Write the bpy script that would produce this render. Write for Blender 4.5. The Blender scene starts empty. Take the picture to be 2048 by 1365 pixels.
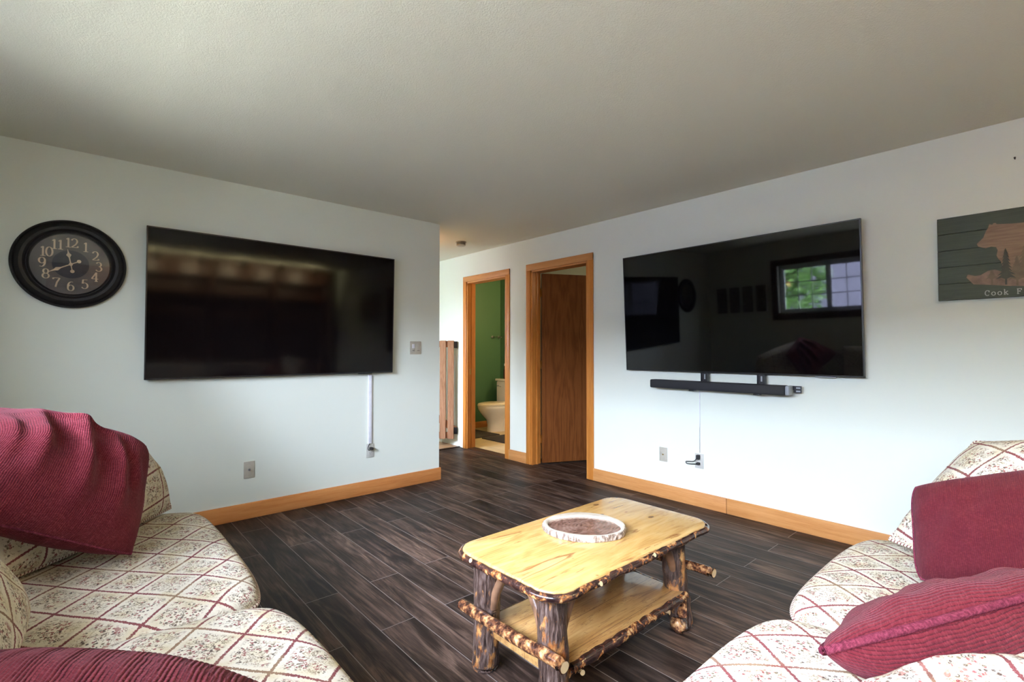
import bpy, bmesh, math, random
from mathutils import Vector, Matrix, noise
from math import sin, cos, pi, radians, sqrt, atan2

SC = bpy.context.scene
COL = SC.collection
# ------------------------------------------------------------------ camera, world, exposure
cam_d = bpy.data.cameras.new('camera')
cam = bpy.data.objects.new('camera', cam_d); COL.objects.link(cam)
cam_d.sensor_width = 36.0
cam_d.lens = 984.5 / 2048 * 36.0
cam_d.clip_start = 0.02
cam.location = (0, 0, 1.21)
cam.rotation_euler = (radians(90 + 1.19), 0, radians(48.4 - 90))
SC.camera = cam
vs = SC.view_settings
vs.view_transform = 'Standard'; vs.look = 'None'; vs.gamma = 1.0; vs.use_curve_mapping = False
vs.exposure = 0.22
SKY = 20.0
SKY_GLOW = (((-.48, -.80, .55), 8, 188.0), ((-.86, .42, .50), 9, 78.0), ((-.62, -.20, .80), 10, 130.0))
world = bpy.data.worlds.new('world'); SC.world = world; world.use_nodes = True
bgn = world.node_tree.nodes['Background']
bgn.inputs['Color'].default_value = (0.79, 0.895, 1.17, 1)
wt = world.node_tree
_tc = wt.nodes.new('ShaderNodeTexCoord')
_sum = None
for _dir, _pow, _gl in SKY_GLOW:                        # overcast sky with bright lobes added to light the walls and sofas
    _dp = wt.nodes.new('ShaderNodeVectorMath'); _dp.operation = 'DOT_PRODUCT'
    wt.links.new(_tc.outputs['Generated'], _dp.inputs[0]); _dp.inputs[1].default_value = Vector(_dir).normalized()
    _mx = wt.nodes.new('ShaderNodeMath'); _mx.operation = 'MAXIMUM'; wt.links.new(_dp.outputs['Value'], _mx.inputs[0]); _mx.inputs[1].default_value = 0
    _pw = wt.nodes.new('ShaderNodeMath'); _pw.operation = 'POWER'; wt.links.new(_mx.outputs[0], _pw.inputs[0]); _pw.inputs[1].default_value = _pow
    _ma = wt.nodes.new('ShaderNodeMath'); _ma.operation = 'MULTIPLY_ADD'; wt.links.new(_pw.outputs[0], _ma.inputs[0])
    _ma.inputs[1].default_value = _gl
    if _sum is None: _ma.inputs[2].default_value = SKY
    else: wt.links.new(_sum.outputs[0], _ma.inputs[2])
    _sum = _ma
wt.links.new(_ma.outputs[0], bgn.inputs['Strength'])
def portal(name, loc, rot, sx, sy):
    l = bpy.data.lights.new(name, 'AREA'); l.shape = 'RECTANGLE'; l.size = sx; l.size_y = sy
    l.cycles.is_portal = True
    o = bpy.data.objects.new(name, l); COL.objects.link(o); o.location = loc; o.rotation_euler = rot
    return o
WY0, WY1, WZ0, WZ1 = -0.90, 2.86, 1.34, 2.06          # the living room window
portal('window_portal', (-0.875, (WY0+WY1)/2, (WZ0+WZ1)/2), (0, radians(-90), 0), WZ1-WZ0, WY1-WY0)
portal('hall_window_portal', (1.38, 5.5, 1.63), (0, radians(-90), 0), 1.46, 1.8)
def lamp(name, kind, loc, power, color, size=0.05, rot=None, spot=None):
    l = bpy.data.lights.new(name, kind); l.energy = power; l.color = color
    l.shadow_soft_size = size
    if spot: l.spot_size = spot; l.spot_blend = 0.6
    o = bpy.data.objects.new(name, l); COL.objects.link(o); o.location = loc
    if rot: o.rotation_euler = rot
    return o

XR, YL, H = 3.655, 3.95, 2.42
XW, YB = -0.75, -1.45

# ------------------------------------------------------------------ node helpers
class NT:
    def __init__(s, name):
        s.m = bpy.data.materials.new(name); s.m.use_nodes = True
        s.t = s.m.node_tree; s.b = s.t.nodes['Principled BSDF']
    def n(s, typ, ins=None, **props):
        nd = s.t.nodes.new(typ)
        for k, v in props.items(): setattr(nd, k, v)
        for k, v in (ins or {}).items(): s.set(nd.inputs[k], v)
        return nd
    def set(s, sock, v):
        if isinstance(v, bpy.types.NodeSocket): s.t.links.new(v, sock)
        elif isinstance(v, bpy.types.Node): s.t.links.new(v.outputs[0], sock)
        else: sock.default_value = v
    def math(s, op, a, b=None, c=None, clamp=False):
        nd = s.n('ShaderNodeMath', operation=op, use_clamp=clamp)
        s.set(nd.inputs[0], a)
        if b is not None: s.set(nd.inputs[1], b)
        if c is not None: s.set(nd.inputs[2], c)
        return nd.outputs[0]
    def mix(s, f, a, b, blend='MIX'):
        nd = s.n('ShaderNodeMix', data_type='RGBA', blend_type=blend)
        s.set(nd.inputs[0], f); s.set(nd.inputs[6], a); s.set(nd.inputs[7], b)
        return nd.outputs[2]
    def ramp(s, f, stops, interp='LINEAR'):
        nd = s.n('ShaderNodeValToRGB'); s.set(nd.inputs[0], f)
        cr = nd.color_ramp; cr.interpolation = interp
        while len(cr.elements) < len(stops): cr.elements.new(0.5)
        for e, (p, c) in zip(cr.elements, stops):
            e.position = p; e.color = c if len(c) == 4 else (*c, 1)
        return nd.outputs[0]
    def obj(s): return s.n('ShaderNodeTexCoord').outputs['Object']
    def uv(s): return s.n('ShaderNodeTexCoord').outputs['UV']
    def map(s, vec, scale=(1,1,1), loc=(0,0,0), rot=(0,0,0)):
        return s.n('ShaderNodeMapping', {'Vector': vec, 'Scale': scale, 'Location': loc, 'Rotation': rot}).outputs[0]
    def noise(s, vec, scale=5, detail=3, rough=.5, dist=0.0):
        return s.n('ShaderNodeTexNoise', {'Vector': vec, 'Scale': scale, 'Detail': detail, 'Roughness': rough, 'Distortion': dist}).outputs['Fac']
    def bump(s, h, strength=.3, dist=.01):
        nd = s.n('ShaderNodeBump', {'Height': h, 'Strength': strength, 'Distance': dist})
        s.t.links.new(nd.outputs[0], s.b.inputs['Normal']); return nd
    def out(s, color=None, rough=None, spec=None, metal=None, coat=None):
        for k, v in (('Base Color', color), ('Roughness', rough), ('Specular IOR Level', spec), ('Metallic', metal), ('Coat Weight', coat)):
            if v is not None: s.set(s.b.inputs[k], v)
        return s.m
def C4(r, g, b): return (r, g, b, 1)
def plain(name, c, rough=.5, spec=.5, metal=0.0, coat=0.0, nz=.06, scale=30):
    t = NT(name)
    f = t.noise(t.obj(), scale, 2)
    a = tuple(x*(1-nz) for x in c); b = tuple(min(1, x*(1+nz)) for x in c)
    col = t.ramp(f, [(.3, a), (.7, b)])
    return t.out(col, rough, spec, metal, coat)
def wood(name, dark, mid, light, axis=0, stretch=14, scale=6, rough=.4, spec=.4, wave=.5):
    t = NT(name); v = t.obj()
    sc = [1, 1, 1]
    for i in range(3): sc[i] = 1.0 if i == axis else stretch
    vv = t.map(v, tuple(sc))
    f1 = t.noise(vv, scale*.5, 6, .62, wave)
    f2 = t.noise(vv, scale*4, 3, .6)
    f = t.math('ADD', t.math('MULTIPLY', f1, .75), t.math('MULTIPLY', f2, .25))
    col = t.ramp(f, [(.32, dark), (.5, mid), (.68, light)])
    t.bump(f2, .08, .002)
    return t.out(col, rough, spec)

M = {}
# walls
t = NT('wall_paint'); f = t.noise(t.obj(), 260, 2); t.bump(f, .10, .002)
M['wall'] = t.out(C4(.775, .82, .70), .7, .25)
t = NT('ceiling_stipple'); f = t.noise(t.obj(), 170, 3, .6); t.bump(f, .45, .004)
M['ceil'] = t.out(C4(.78, .765, .64), .9, .1)
t = NT('green_paint'); f = t.noise(t.obj(), 200, 2); t.bump(f, .08, .002)
M['green'] = t.out(C4(.060, .150, .075), .45, .4)
M['outer'] = plain('outer_wall', (.42, .40, .42), .9)
# floor planks along y
t = NT('dark_plank_floor'); v = t.obj()
sep = t.n('ShaderNodeSeparateXYZ', {0: v})
pv = t.n('ShaderNodeCombineXYZ', {0: sep.outputs[1], 1: t.math('ADD', sep.outputs[0], -0.0165+.165*10), 2: 0.0}).outputs[0]
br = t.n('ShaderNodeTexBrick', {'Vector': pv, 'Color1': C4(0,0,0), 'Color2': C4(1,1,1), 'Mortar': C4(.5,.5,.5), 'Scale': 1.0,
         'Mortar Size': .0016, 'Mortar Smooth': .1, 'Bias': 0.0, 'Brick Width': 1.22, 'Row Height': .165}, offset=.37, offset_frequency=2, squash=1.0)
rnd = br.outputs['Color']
shift = t.n('ShaderNodeVectorMath', {0: v, 1: t.n('ShaderNodeVectorMath', {0: rnd, 1: (7.3, 3.1, 9.7)}, operation='MULTIPLY').outputs[0]}, operation='ADD').outputs[0]
g1 = t.noise(t.map(shift, (9, 1.0, 9)), 2.2, 5, .6, 1.2)
g2 = t.noise(t.map(shift, (60, 2.0, 60)), 2.0, 4, .65, .3)
g3 = t.noise(t.map(shift, (3, 1.2, 3)), 2.0, 2, .5, .5)
gg = t.math('ADD', t.math('MULTIPLY', g1, .5), t.math('ADD', t.math('MULTIPLY', g2, .3), t.math('MULTIPLY', g3, .2)))
colw = t.ramp(gg, [(.36, (.007, .0048, .0039)), (.46, (.024, .0155, .0117)), (.54, (.062, .041, .031)), (.66, (.16, .109, .082))])
tone = t.ramp(t.n('ShaderNodeSeparateXYZ', {0: rnd}).outputs[0], [(0, (.50, .49, .50)), (1, (1.35, 1.25, 1.16))])
colw = t.mix(1.0, colw, tone, 'MULTIPLY')
colw = t.mix(br.outputs['Fac'], colw, C4(.22, .19, .17))  # light caught by the plank bevels is put into the joint colour
t.bump(t.math('SUBTRACT', g2, t.math('MULTIPLY', br.outputs['Fac'], 1.5)), .10, .002)
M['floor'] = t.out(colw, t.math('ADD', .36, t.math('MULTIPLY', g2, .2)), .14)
M['landing'] = wood('tan_landing_wood', C4(.25,.12,.05), C4(.42,.24,.12), C4(.55,.35,.2), 0, 10, 5, .5)
t = NT('tan_tile'); br = t.n('ShaderNodeTexBrick', {'Vector': t.obj(), 'Color1': C4(.62,.47,.25), 'Color2': C4(.70,.54,.30), 'Mortar': C4(.42,.33,.2), 'Scale': 1.0, 'Mortar Size': .004, 'Brick Width': .3, 'Row Height': .3}, offset=0.0)
M['tile'] = t.out(br.outputs['Color'], .35, .4)
# trim woods (orange fir)
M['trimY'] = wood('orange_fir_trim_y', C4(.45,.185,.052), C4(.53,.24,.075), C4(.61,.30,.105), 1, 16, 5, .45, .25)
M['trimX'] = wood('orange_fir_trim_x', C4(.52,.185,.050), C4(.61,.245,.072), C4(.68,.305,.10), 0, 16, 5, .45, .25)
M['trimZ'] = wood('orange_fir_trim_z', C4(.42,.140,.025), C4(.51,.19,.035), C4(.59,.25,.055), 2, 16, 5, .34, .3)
# oak veneer door with cathedral grain
t = NT('oak_veneer'); v = t.obj()
sp = t.n('ShaderNodeSeparateXYZ', {0: v})
xx = t.math('PINGPONG', sp.outputs[0], .19)
vv = t.n('ShaderNodeCombineXYZ', {0: t.math('MULTIPLY', xx, 1.0), 1: 0.0, 2: t.math('MULTIPLY', sp.outputs[2], .12)}).outputs[0]
nn = t.noise(vv, 9, 3, .5, .6)
wv = t.math('SINE', t.math('ADD', t.math('MULTIPLY', xx, 90.0), t.math('MULTIPLY', nn, 34.0)))
fine = t.noise(t.map(v, (90, 90, 3)), 3, 3, .6)
fac = t.math('ADD', t.math('MULTIPLY', wv, .09), t.math('ADD', t.math('MULTIPLY', fine, .55), .22))
M['veneer'] = t.out(t.ramp(fac, [(.3, (.105,.030,.006)), (.5, (.165,.052,.011)), (.7, (.21,.073,.018))]), .45, .22)
M['darkwood'] = wood('red_brown_wood', C4(.030,.011,.006), C4(.055,.019,.009), C4(.08,.028,.012), 2, 12, 4, .4)
M['gate'] = wood('pale_pine_slat', C4(.24,.105,.050), C4(.38,.19,.10), C4(.46,.255,.145), 2, 9, 5, .6, .3, 1.5)
M['black'] = plain('black_plastic', (.012,.012,.014), .35)
M['bezel'] = plain('black_bezel', (.010,.010,.011), .28)
M['screen_sharp'] = plain('glossy_black_screen', (.0018,.002,.0026), .035, .42, nz=0)
M['screen_soft'] = plain('satin_black_screen', (.0045,.0032,.0032), .075, .15, nz=0)
M['steel'] = plain('brushed_steel', (.55,.55,.55), .3, .5, 1.0)
M['greyplastic'] = plain('grey_plastic', (.33,.36,.38), .45)
M['soundcloth'] = plain('dark_grille_cloth', (.014,.015,.018), .75, nz=.4, scale=900)
M['white'] = plain('white_plastic', (.80,.80,.82), .4)
M['ivory'] = plain('ivory_plastic', (.47,.44,.345), .4)
M['ivory_light'] = plain('light_almond_plastic', (.54,.53,.46), .4)
M['darkhole'] = plain('dark_slot', (.02,.02,.02), .6)
M['brass'] = plain('aged_brass', (.45,.30,.10), .35, .5, 1.0)
M['porcelain'] = plain('almond_porcelain', (.74,.68,.56), .12, .5, nz=.01)
M['seatwhite'] = plain('cream_toilet_seat', (.80,.70,.50), .2, nz=.01)
M['mat'] = plain('dark_brown_mat', (.045,.038,.034), .95, nz=.5, scale=300)
M['rubber'] = plain('black_rubber', (.015,.015,.015), .7)
M['clockblack'] = plain('aged_black_frame', (.010,.0085,.0075), .5, .3, nz=.3)
t = NT('worn_clock_face'); f = t.noise(t.obj(), 9, 4, .6)
M['clockface'] = t.out(t.ramp(f, [(.3, (.070,.060,.045)), (.7, (.135,.115,.085))]), .5)
M['clockdisc'] = plain('clock_dark_disc', (.024,.024,.026), .5, nz=.3)
M['gold'] = plain('pale_gold_paint', (.60,.47,.29), .5)
# thin glass
def glass(name, gl=.08, tint=(1,1,1)):
    t = NT(name); nt = t.t
    tr = t.n('ShaderNodeBsdfTransparent', {'Color': C4(*tint)}); gs = t.n('ShaderNodeBsdfGlossy', {'Roughness': .02})
    fr = t.n('ShaderNodeFresnel', {'IOR': 1.45})
    mx = t.n('ShaderNodeMixShader', {0: t.math('MULTIPLY', fr.outputs[0], .9), 1: tr.outputs[0], 2: gs.outputs[0]})
    nt.links.new(mx.outputs[0], nt.nodes['Material Output'].inputs['Surface']); return t.m
M['glass'] = glass('window_glass')
# rustic table woods
M['concrete'] = plain('warm_bounce_concrete', (.78,.73,.58), .9, nz=.06)
t = NT('hickory_top'); v = t.obj()
vv = t.map(v, (1.6, 9, 9))
g = t.noise(vv, 2.2, 5, .6, 1.0); fi = t.noise(t.map(v, (3, 90, 90)), 2, 3, .6)
base = t.ramp(t.math('ADD', t.math('MULTIPLY', g, .75), t.math('MULTIPLY', fi, .25)), [(.3, (.36,.18,.046)), (.47, (.54,.315,.095)), (.62, (.60,.385,.14)), (.8, (.65,.45,.20))])
st = t.noise(t.map(v, (1.3, 11, 11), (3.1, 1.7, 0)), 2.0, 4, .6, 1.6)
stm = t.ramp(st, [(.60, (0,0,0)), (.67, (1,1,1))])
base = t.mix(t.math('MULTIPLY', stm, .75), base, C4(.20,.065,.018))
kn = t.n('ShaderNodeTexVoronoi', {'Vector': t.map(v, (1, 1.9, 1), (.31, .12, 0)), 'Scale': 5.2})
kd = t.math('ADD', kn.outputs['Distance'], t.math('MULTIPLY', t.noise(v, 55, 2), .07))
km = t.ramp(kd, [(.115, (1,1,1)), (.15, (0,0,0))])
base = t.mix(t.math('MULTIPLY', km, .8), base, C4(.10,.035,.012))
M['top'] = t.out(base, .26, .5, coat=.35)
t = NT('hickory_shelf'); v = t.obj()
g = t.noise(t.map(v, (1.2, 8, 8), (5, 2, 1)), 2.2, 5, .6, 1.5); fi = t.noise(t.map(v, (3, 90, 90)), 2, 3, .6)
base = t.ramp(t.math('ADD', t.math('MULTIPLY', g, .8), t.math('MULTIPLY', fi, .2)), [(.3, (.20,.09,.025)), (.45, (.36,.195,.062)), (.6, (.45,.275,.10)), (.8, (.51,.36,.155))])
sy = t.n('ShaderNodeSeparateXYZ', {0: v}).outputs[1]
st = t.noise(t.map(v, (1.1, 9, 9), (1.1, 4.7, 0)), 2.6, 4, .6, 2.0)
base = t.mix(t.math('MULTIPLY', t.ramp(t.math('ABSOLUTE', t.math('SUBTRACT', st, .56)), [(.004, (1,1,1)), (.016, (0,0,0))]), .7), base, C4(.14,.045,.015))
jl = t.math('LESS_THAN', t.math('PINGPONG', t.math('ADD', sy, .02), .066), .0014)
base = t.mix(t.math('MULTIPLY', jl, .8), base, C4(.12,.045,.015))
M['shelf'] = t.out(base, .3, .5, coat=.25)
t = NT('lacquered_bark'); v = t.obj()
f1 = t.noise(t.map(v, (1, 1, .55)), 19, 5, .65, .15); f2 = t.noise(t.map(v, (1, 1, .13)), 120, 3, .65)
bark = t.ramp(f2, [(.32, (.016,.009,.007)), (.5, (.070,.042,.031)), (.72, (.19,.135,.108))])
peel = t.ramp(t.noise(v, 26, 3, .55), [(.35, (.20,.060,.014)), (.6, (.46,.22,.07)), (.75, (.62,.40,.16))])
col = t.mix(t.ramp(f1, [(.54, (0,0,0)), (.60, (1,1,1))]), bark, peel)
t.bump(t.math('ADD', f2, t.math('MULTIPLY', f1, .5)), .8, .007)
M['bark'] = t.out(col, .32, .5, coat=.3)
t = NT('smooth_branch_bark'); v = t.obj()
f1 = t.noise(v, 21, 4, .6, .8); f2 = t.noise(v, 90, 2)
col = t.ramp(t.math('ADD', t.math('MULTIPLY', f1, .8), t.math('MULTIPLY', f2, .2)), [(.40, (.016,.007,.006)), (.53, (.060,.026,.018)), (.575, (.24,.085,.022)), (.63, (.50,.30,.12))])
t.bump(f1, .25, .004)
M['branch'] = t.out(col, .2, .55, coat=.5)
M['tanbranch'] = plain('smooth_tan_branch', (.17,.090,.048), .3, .5, nz=.6, scale=14)
t = NT('mottled_branch_bark'); v = t.obj()
f1 = t.noise(v, 34, 4, .6, .2); f2 = t.noise(v, 110, 2)
col = t.ramp(t.math('ADD', t.math('MULTIPLY', f1, .8), t.math('MULTIPLY', f2, .2)), [(.40, (.030,.012,.008)), (.49, (.13,.050,.022)), (.55, (.32,.15,.055)), (.66, (.55,.36,.17))])
t.bump(f1, .2, .003)
M['lightbranch'] = t.out(col, .2, .55, coat=.5)
M['cutend'] = plain('cut_branch_end', (.62,.46,.24), .5, nz=.15)
t = NT('tray_wood'); v = t.obj()
rr = t.n('ShaderNodeVectorMath', {0: t.map(v, (1.0, 1.45, 0))}, operation='LENGTH').outputs['Value']
rr = t.math('ADD', rr, t.math('MULTIPLY', t.noise(v, 9, 3), .05))
ringf = t.math('ADD', t.math('MULTIPLY', t.math('SINE', t.math('MULTIPLY', rr, 300.0)), .035), t.noise(t.map(v, (1,1.6,1)), 15, 5, .65, 1.2))
heart = t.ramp(ringf, [(.3, (.115,.050,.030)), (.5, (.21,.115,.078)), (.7, (.33,.22,.165))])
M['tray_in'] = t.out(heart, .14, .5, coat=.5)
M['tray_sap'] = plain('pale_sapwood', (.56,.48,.36), .35, nz=.10, scale=40)
t = NT('pale_tray_bark'); v = t.obj()
f = t.noise(t.map(v, (1,1,.4)), 75, 4, .65); t.bump(f, .8, .008)
M['tray_bark'] = t.out(t.ramp(f, [(.38, (.12,.08,.055)), (.49, (.36,.28,.21)), (.62, (.62,.57,.49))]), .6)

# floral lattice upholstery (UV in metres)
def floral(name, cream=(.80,.745,.60)):
    t = NT(name); uv = t.uv()
    s = t.n('ShaderNodeSeparateXYZ', {0: uv}); u, w = s.outputs[0], s.outputs[1]
    jag = t.math('MULTIPLY', t.math('SUBTRACT', t.noise(uv, 210, 2), .5), .085)
    jag2 = t.math('MULTIPLY', t.math('SUBTRACT', t.noise(t.map(uv, loc=(3,5,0)), 210, 2), .5), .085)
    a = t.math('MULTIPLY', u, 1/.182); b = t.math('MULTIPLY', w, 1/.218)
    p = t.math('ADD', a, b); q = t.math('SUBTRACT', a, b)
    pj = t.math('ADD', p, jag); qj = t.math('ADD', q, jag2)
    dp = t.math('PINGPONG', pj, .5); dq = t.math('PINGPONG', qj, .5)     # 0 on the lattice lines
    line = t.math('MAXIMUM', t.math('LESS_THAN', dp, .030), t.math('LESS_THAN', dq, .030))
    cell = t.n('ShaderNodeCombineXYZ', {0: t.math('FLOOR', pj), 1: t.math('FLOOR', qj), 2: 0.0}).outputs[0]
    wn = t.n('ShaderNodeTexWhiteNoise', {'Vector': cell})
    rc = wn.outputs['Value']
    edge = t.math('MINIMUM', dp, dq)                                     # .5 at the middle of a cell
    inside = t.ramp(edge, [(.09, (0,0,0)), (.17, (1,1,1))])
    off = t.n('ShaderNodeVectorMath', {0: uv, 1: wn.outputs['Color']}, operation='ADD').outputs[0]
    v1 = t.n('ShaderNodeTexVoronoi', {'Vector': off, 'Scale': 112.0, 'Randomness': .95})
    pick = t.n('ShaderNodeSeparateXYZ', {0: v1.outputs['Color']})
    fl = t.math('MULTIPLY', t.math('LESS_THAN', v1.outputs['Distance'], .40), t.math('GREATER_THAN', pick.outputs[1], .45))
    ring = t.math('MULTIPLY', t.math('LESS_THAN', t.math('ABSOLUTE', t.math('SUBTRACT', v1.outputs['Distance'], .40)), .11), t.math('LESS_THAN', pick.outputs[1], .22))
    fl = t.math('MAXIMUM', fl, ring)
    cnt = t.noise(off, 62, 3, .6, .9)
    scroll = t.ramp(t.math('ABSOLUTE', t.math('SUBTRACT', cnt, .5)), [(.012, (1,1,1)), (.045, (0,0,0))])
    clump = t.noise(t.map(off, loc=(9,2,0)), 24, 2, .5)
    flm = t.math('MULTIPLY', t.math('MULTIPLY', fl, inside), t.math('GREATER_THAN', clump, .44))
    scm = t.math('MULTIPLY', t.math('MULTIPLY', scroll, inside), t.math('LESS_THAN', clump, .58))
    leaf = t.math('MULTIPLY', t.math('GREATER_THAN', t.noise(t.map(off, (1.0,.42,1), (4,4,0), (0,0,.8)), 62, 2, .4), .68), inside)
    fc = t.ramp(pick.outputs[0], [(0, (.055,.028,.022)), (.34, (.24,.035,.045)), (.62, (.14,.10,.055)), (.82, (.30,.085,.075))], 'CONSTANT')
    ground = t.mix(t.math('MULTIPLY', t.ramp(t.noise(uv, 13, 3), [(.45, (0,0,0)), (.65, (1,1,1))]), .75), C4(*cream), C4(cream[0]*.86, cream[1]*.80, cream[2]*.62))
    thr = t.noise(uv, 650, 2, .7)                                       # loose tapestry yarn breaks the shapes up
    brk = t.ramp(thr, [(.33, (.45,.45,.45)), (.50, (1,1,1))])
    col = t.mix(t.math('MULTIPLY', t.math('MULTIPLY', scm, .85), brk), ground, C4(.20,.125,.07))
    col = t.mix(t.math('MULTIPLY', t.math('MULTIPLY', leaf, .8), brk), col, C4(.30,.07,.065))
    col = t.mix(t.math('MULTIPLY', t.math('MULTIPLY', flm, .95), brk), col, fc)
    lc = t.mix(t.ramp(t.noise(uv, 6, 1), [(.5, (0,0,0)), (.6, (1,1,1))]), C4(.20,.042,.050), C4(.28,.17,.10))
    col = t.mix(t.math('MULTIPLY', line, t.ramp(thr, [(.3, (.7,.7,.7)), (.5, (1,1,1))])), col, lc)
    col = t.mix(1.0, col, t.ramp(thr, [(.3, (.84,.83,.80)), (.7, (1.0,1.0,1.0))]), 'MULTIPLY')
    wv = t.math('MULTIPLY', t.math('SINE', t.math('MULTIPLY', u, 3200.0)), t.math('SINE', t.math('MULTIPLY', w, 3200.0)))
    t.bump(t.math('ADD', t.math('MULTIPLY', wv, .3), t.math('ADD', t.noise(uv, 420, 2), t.math('MULTIPLY', line, .6))), .35, .002)
    return t.out(col, .9, .12)
M['floral'] = floral('floral_lattice_tapestry')
def cord(name, spacing=.009, dark=(.034,.003,.006), mid=(.112,.0115,.0175), hi=(.185,.034,.043)):
    t = NT(name); uv = t.uv(); s = t.n('ShaderNodeSeparateXYZ', {0: uv}); u, w = s.outputs[0], s.outputs[1]
    wob = t.math('MULTIPLY', t.math('SUBTRACT', t.noise(uv, 30, 3), .5), .007)
    uu = t.math('ADD', u, wob)
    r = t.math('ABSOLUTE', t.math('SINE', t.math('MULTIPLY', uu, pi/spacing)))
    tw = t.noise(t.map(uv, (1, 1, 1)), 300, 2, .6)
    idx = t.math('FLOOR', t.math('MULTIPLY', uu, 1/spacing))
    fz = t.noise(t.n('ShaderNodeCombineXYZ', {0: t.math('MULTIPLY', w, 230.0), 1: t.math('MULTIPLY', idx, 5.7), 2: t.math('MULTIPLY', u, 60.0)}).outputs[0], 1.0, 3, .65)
    c = t.ramp(t.math('ADD', r, t.math('MULTIPLY', t.math('SUBTRACT', fz, .5), .6)), [(.0, dark), (.12, dark), (.55, mid), (1.0, mid)])  # shade in the grooves between ribs is put into the colour
    c = t.mix(t.math('MULTIPLY', t.ramp(fz, [(.46, (0,0,0)), (.70, (1,1,1))]), .75), c, C4(*hi))
    c = t.mix(t.math('MULTIPLY', t.ramp(t.noise(uv, 5, 3), [(.4, (0,0,0)), (.65, (1,1,1))]), .35), c, C4(*[x*.7 for x in mid]))
    t.bump(t.math('ADD', t.math('MULTIPLY', r, .8), t.math('MULTIPLY', fz, .8)), .55, .004)
    m = t.out(c, .92, .1)
    t.b.inputs['Sheen Weight'].default_value = .10; t.b.inputs['Sheen Tint'].default_value = (1,.6,.65,1); t.b.inputs['Sheen Roughness'].default_value = .5
    return m
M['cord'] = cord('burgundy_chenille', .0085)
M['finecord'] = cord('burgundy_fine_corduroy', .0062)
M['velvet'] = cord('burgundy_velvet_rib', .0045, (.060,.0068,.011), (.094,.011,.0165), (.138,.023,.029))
t = NT('burgundy_stitched_seam'); s = t.n('ShaderNodeSeparateXYZ', {0: t.uv()})
f = t.math('ADD', t.math('MULTIPLY', t.math('SINE', t.math('MULTIPLY', s.outputs[0], 2100.0)), .14), t.noise(t.obj(), 180, 3)); t.bump(f, .6, .003)
M['welt'] = t.out(t.ramp(f, [(.25, (.060,.008,.016)), (.55, (.14,.022,.038)), (.85, (.24,.055,.085))]), .9, .1)
t = NT('twisted_piping'); uv = t.uv(); s = t.n('ShaderNodeSeparateXYZ', {0: uv})
f = t.math('SINE', t.math('ADD', t.math('MULTIPLY', s.outputs[0], 520.0), t.math('MULTIPLY', s.outputs[1], 6.283)))
M['piping'] = t.out(t.ramp(f, [(.35, (.62,.55,.42)), (.6, (.16,.05,.05))]), .9, .1)
# sign paints
t = NT('green_plank_paint'); v = t.obj(); f = t.noise(t.map(v, (1.2, 1, 22)), 6, 3)
M['signgreen'] = t.out(t.ramp(f, [(.35, (.026,.038,.024)), (.65, (.040,.055,.037))]), .6)
t = NT('tan_bear_paint'); v = t.obj(); f = t.noise(t.map(v, (1.5, 1, 12)), 7, 4)
M['signtan'] = t.out(t.ramp(f, [(.35, (.165,.100,.060)), (.65, (.23,.155,.097))]), .6)
M['signpink'] = plain('pink_ground_paint', (.17,.110,.078), .6, nz=.3)
M['signfir'] = plain('dark_fir_paint', (.030,.032,.024), .6, nz=.2)
M['signfir2'] = plain('faded_fir_paint', (.115,.085,.052), .6, nz=.2)
M['signtext'] = plain('grey_lettering', (.36,.38,.36), .6)
# outside
M['leaf'] = plain('green_leaf', (.12,.26,.05), .5, nz=.5, scale=3)
M['trunk'] = plain('grey_trunk', (.12,.09,.07), .9)
M['gravel'] = plain('lavender_gravel', (.085,.078,.105), .95, nz=.3, scale=6)
M['eave_blocker'] = plain('dark_eave_blocker', (.10,.09,.085), .8)
M['winframe'] = plain('pale_vinyl_sash', (.62,.64,.66), .4)
M['book'] = plain('muted_book_cloth', (.16,.10,.09), .8)
M['shade'] = plain('yellow_brass_head', (.40,.30,.12), .4)
t = NT('picture_art'); f = t.noise(t.obj(), 13, 3); M['art'] = t.out(t.ramp(f, [(.35, (.05,.05,.05)), (.6, (.25,.22,.18))]), .5)

# ------------------------------------------------------------------ object helpers
def obj(name, bm, mat, parent=None, w=False, smooth=True, ang=40):
    me = bpy.data.meshes.new(name)
    if w and parent is not None:
        r = parent
        while r.parent: r = r.parent
        bmesh.ops.transform(bm, matrix=Matrix.Translation(-r.location), verts=bm.verts)
    bmesh.ops.recalc_face_normals(bm, faces=bm.faces)
    bm.to_mesh(me); bm.free()
    me.materials.append(M[mat] if isinstance(mat, str) else mat)
    if smooth:
        for p in me.polygons: p.use_smooth = True
        try: me.set_sharp_from_angle(angle=radians(ang))
        except Exception: pass
    o = bpy.data.objects.new(name, me); COL.objects.link(o)
    if parent is not None: o.parent = parent
    return o
def thing(name, label, cat, loc=(0,0,0), rz=0, group=None):
    o = bpy.data.objects.new(name, None); COL.objects.link(o)
    o.empty_display_size = .1; o.location = loc; o.rotation_euler = (0, 0, rz)
    return tag(o, label, cat, group)
def tag(o, label, cat, group=None):
    o['label'] = label; o['category'] = cat
    if group: o['group'] = group
    return o
def struct(o, label=None):
    o['kind'] = 'structure'
    if label: o['label'] = label
    return o
def sempty(name, loc=(0,0,0)):
    o = bpy.data.objects.new(name, None); COL.objects.link(o); o.location = loc; o.empty_display_size = .1
    return struct(o)
def BM(): return bmesh.new()
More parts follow.
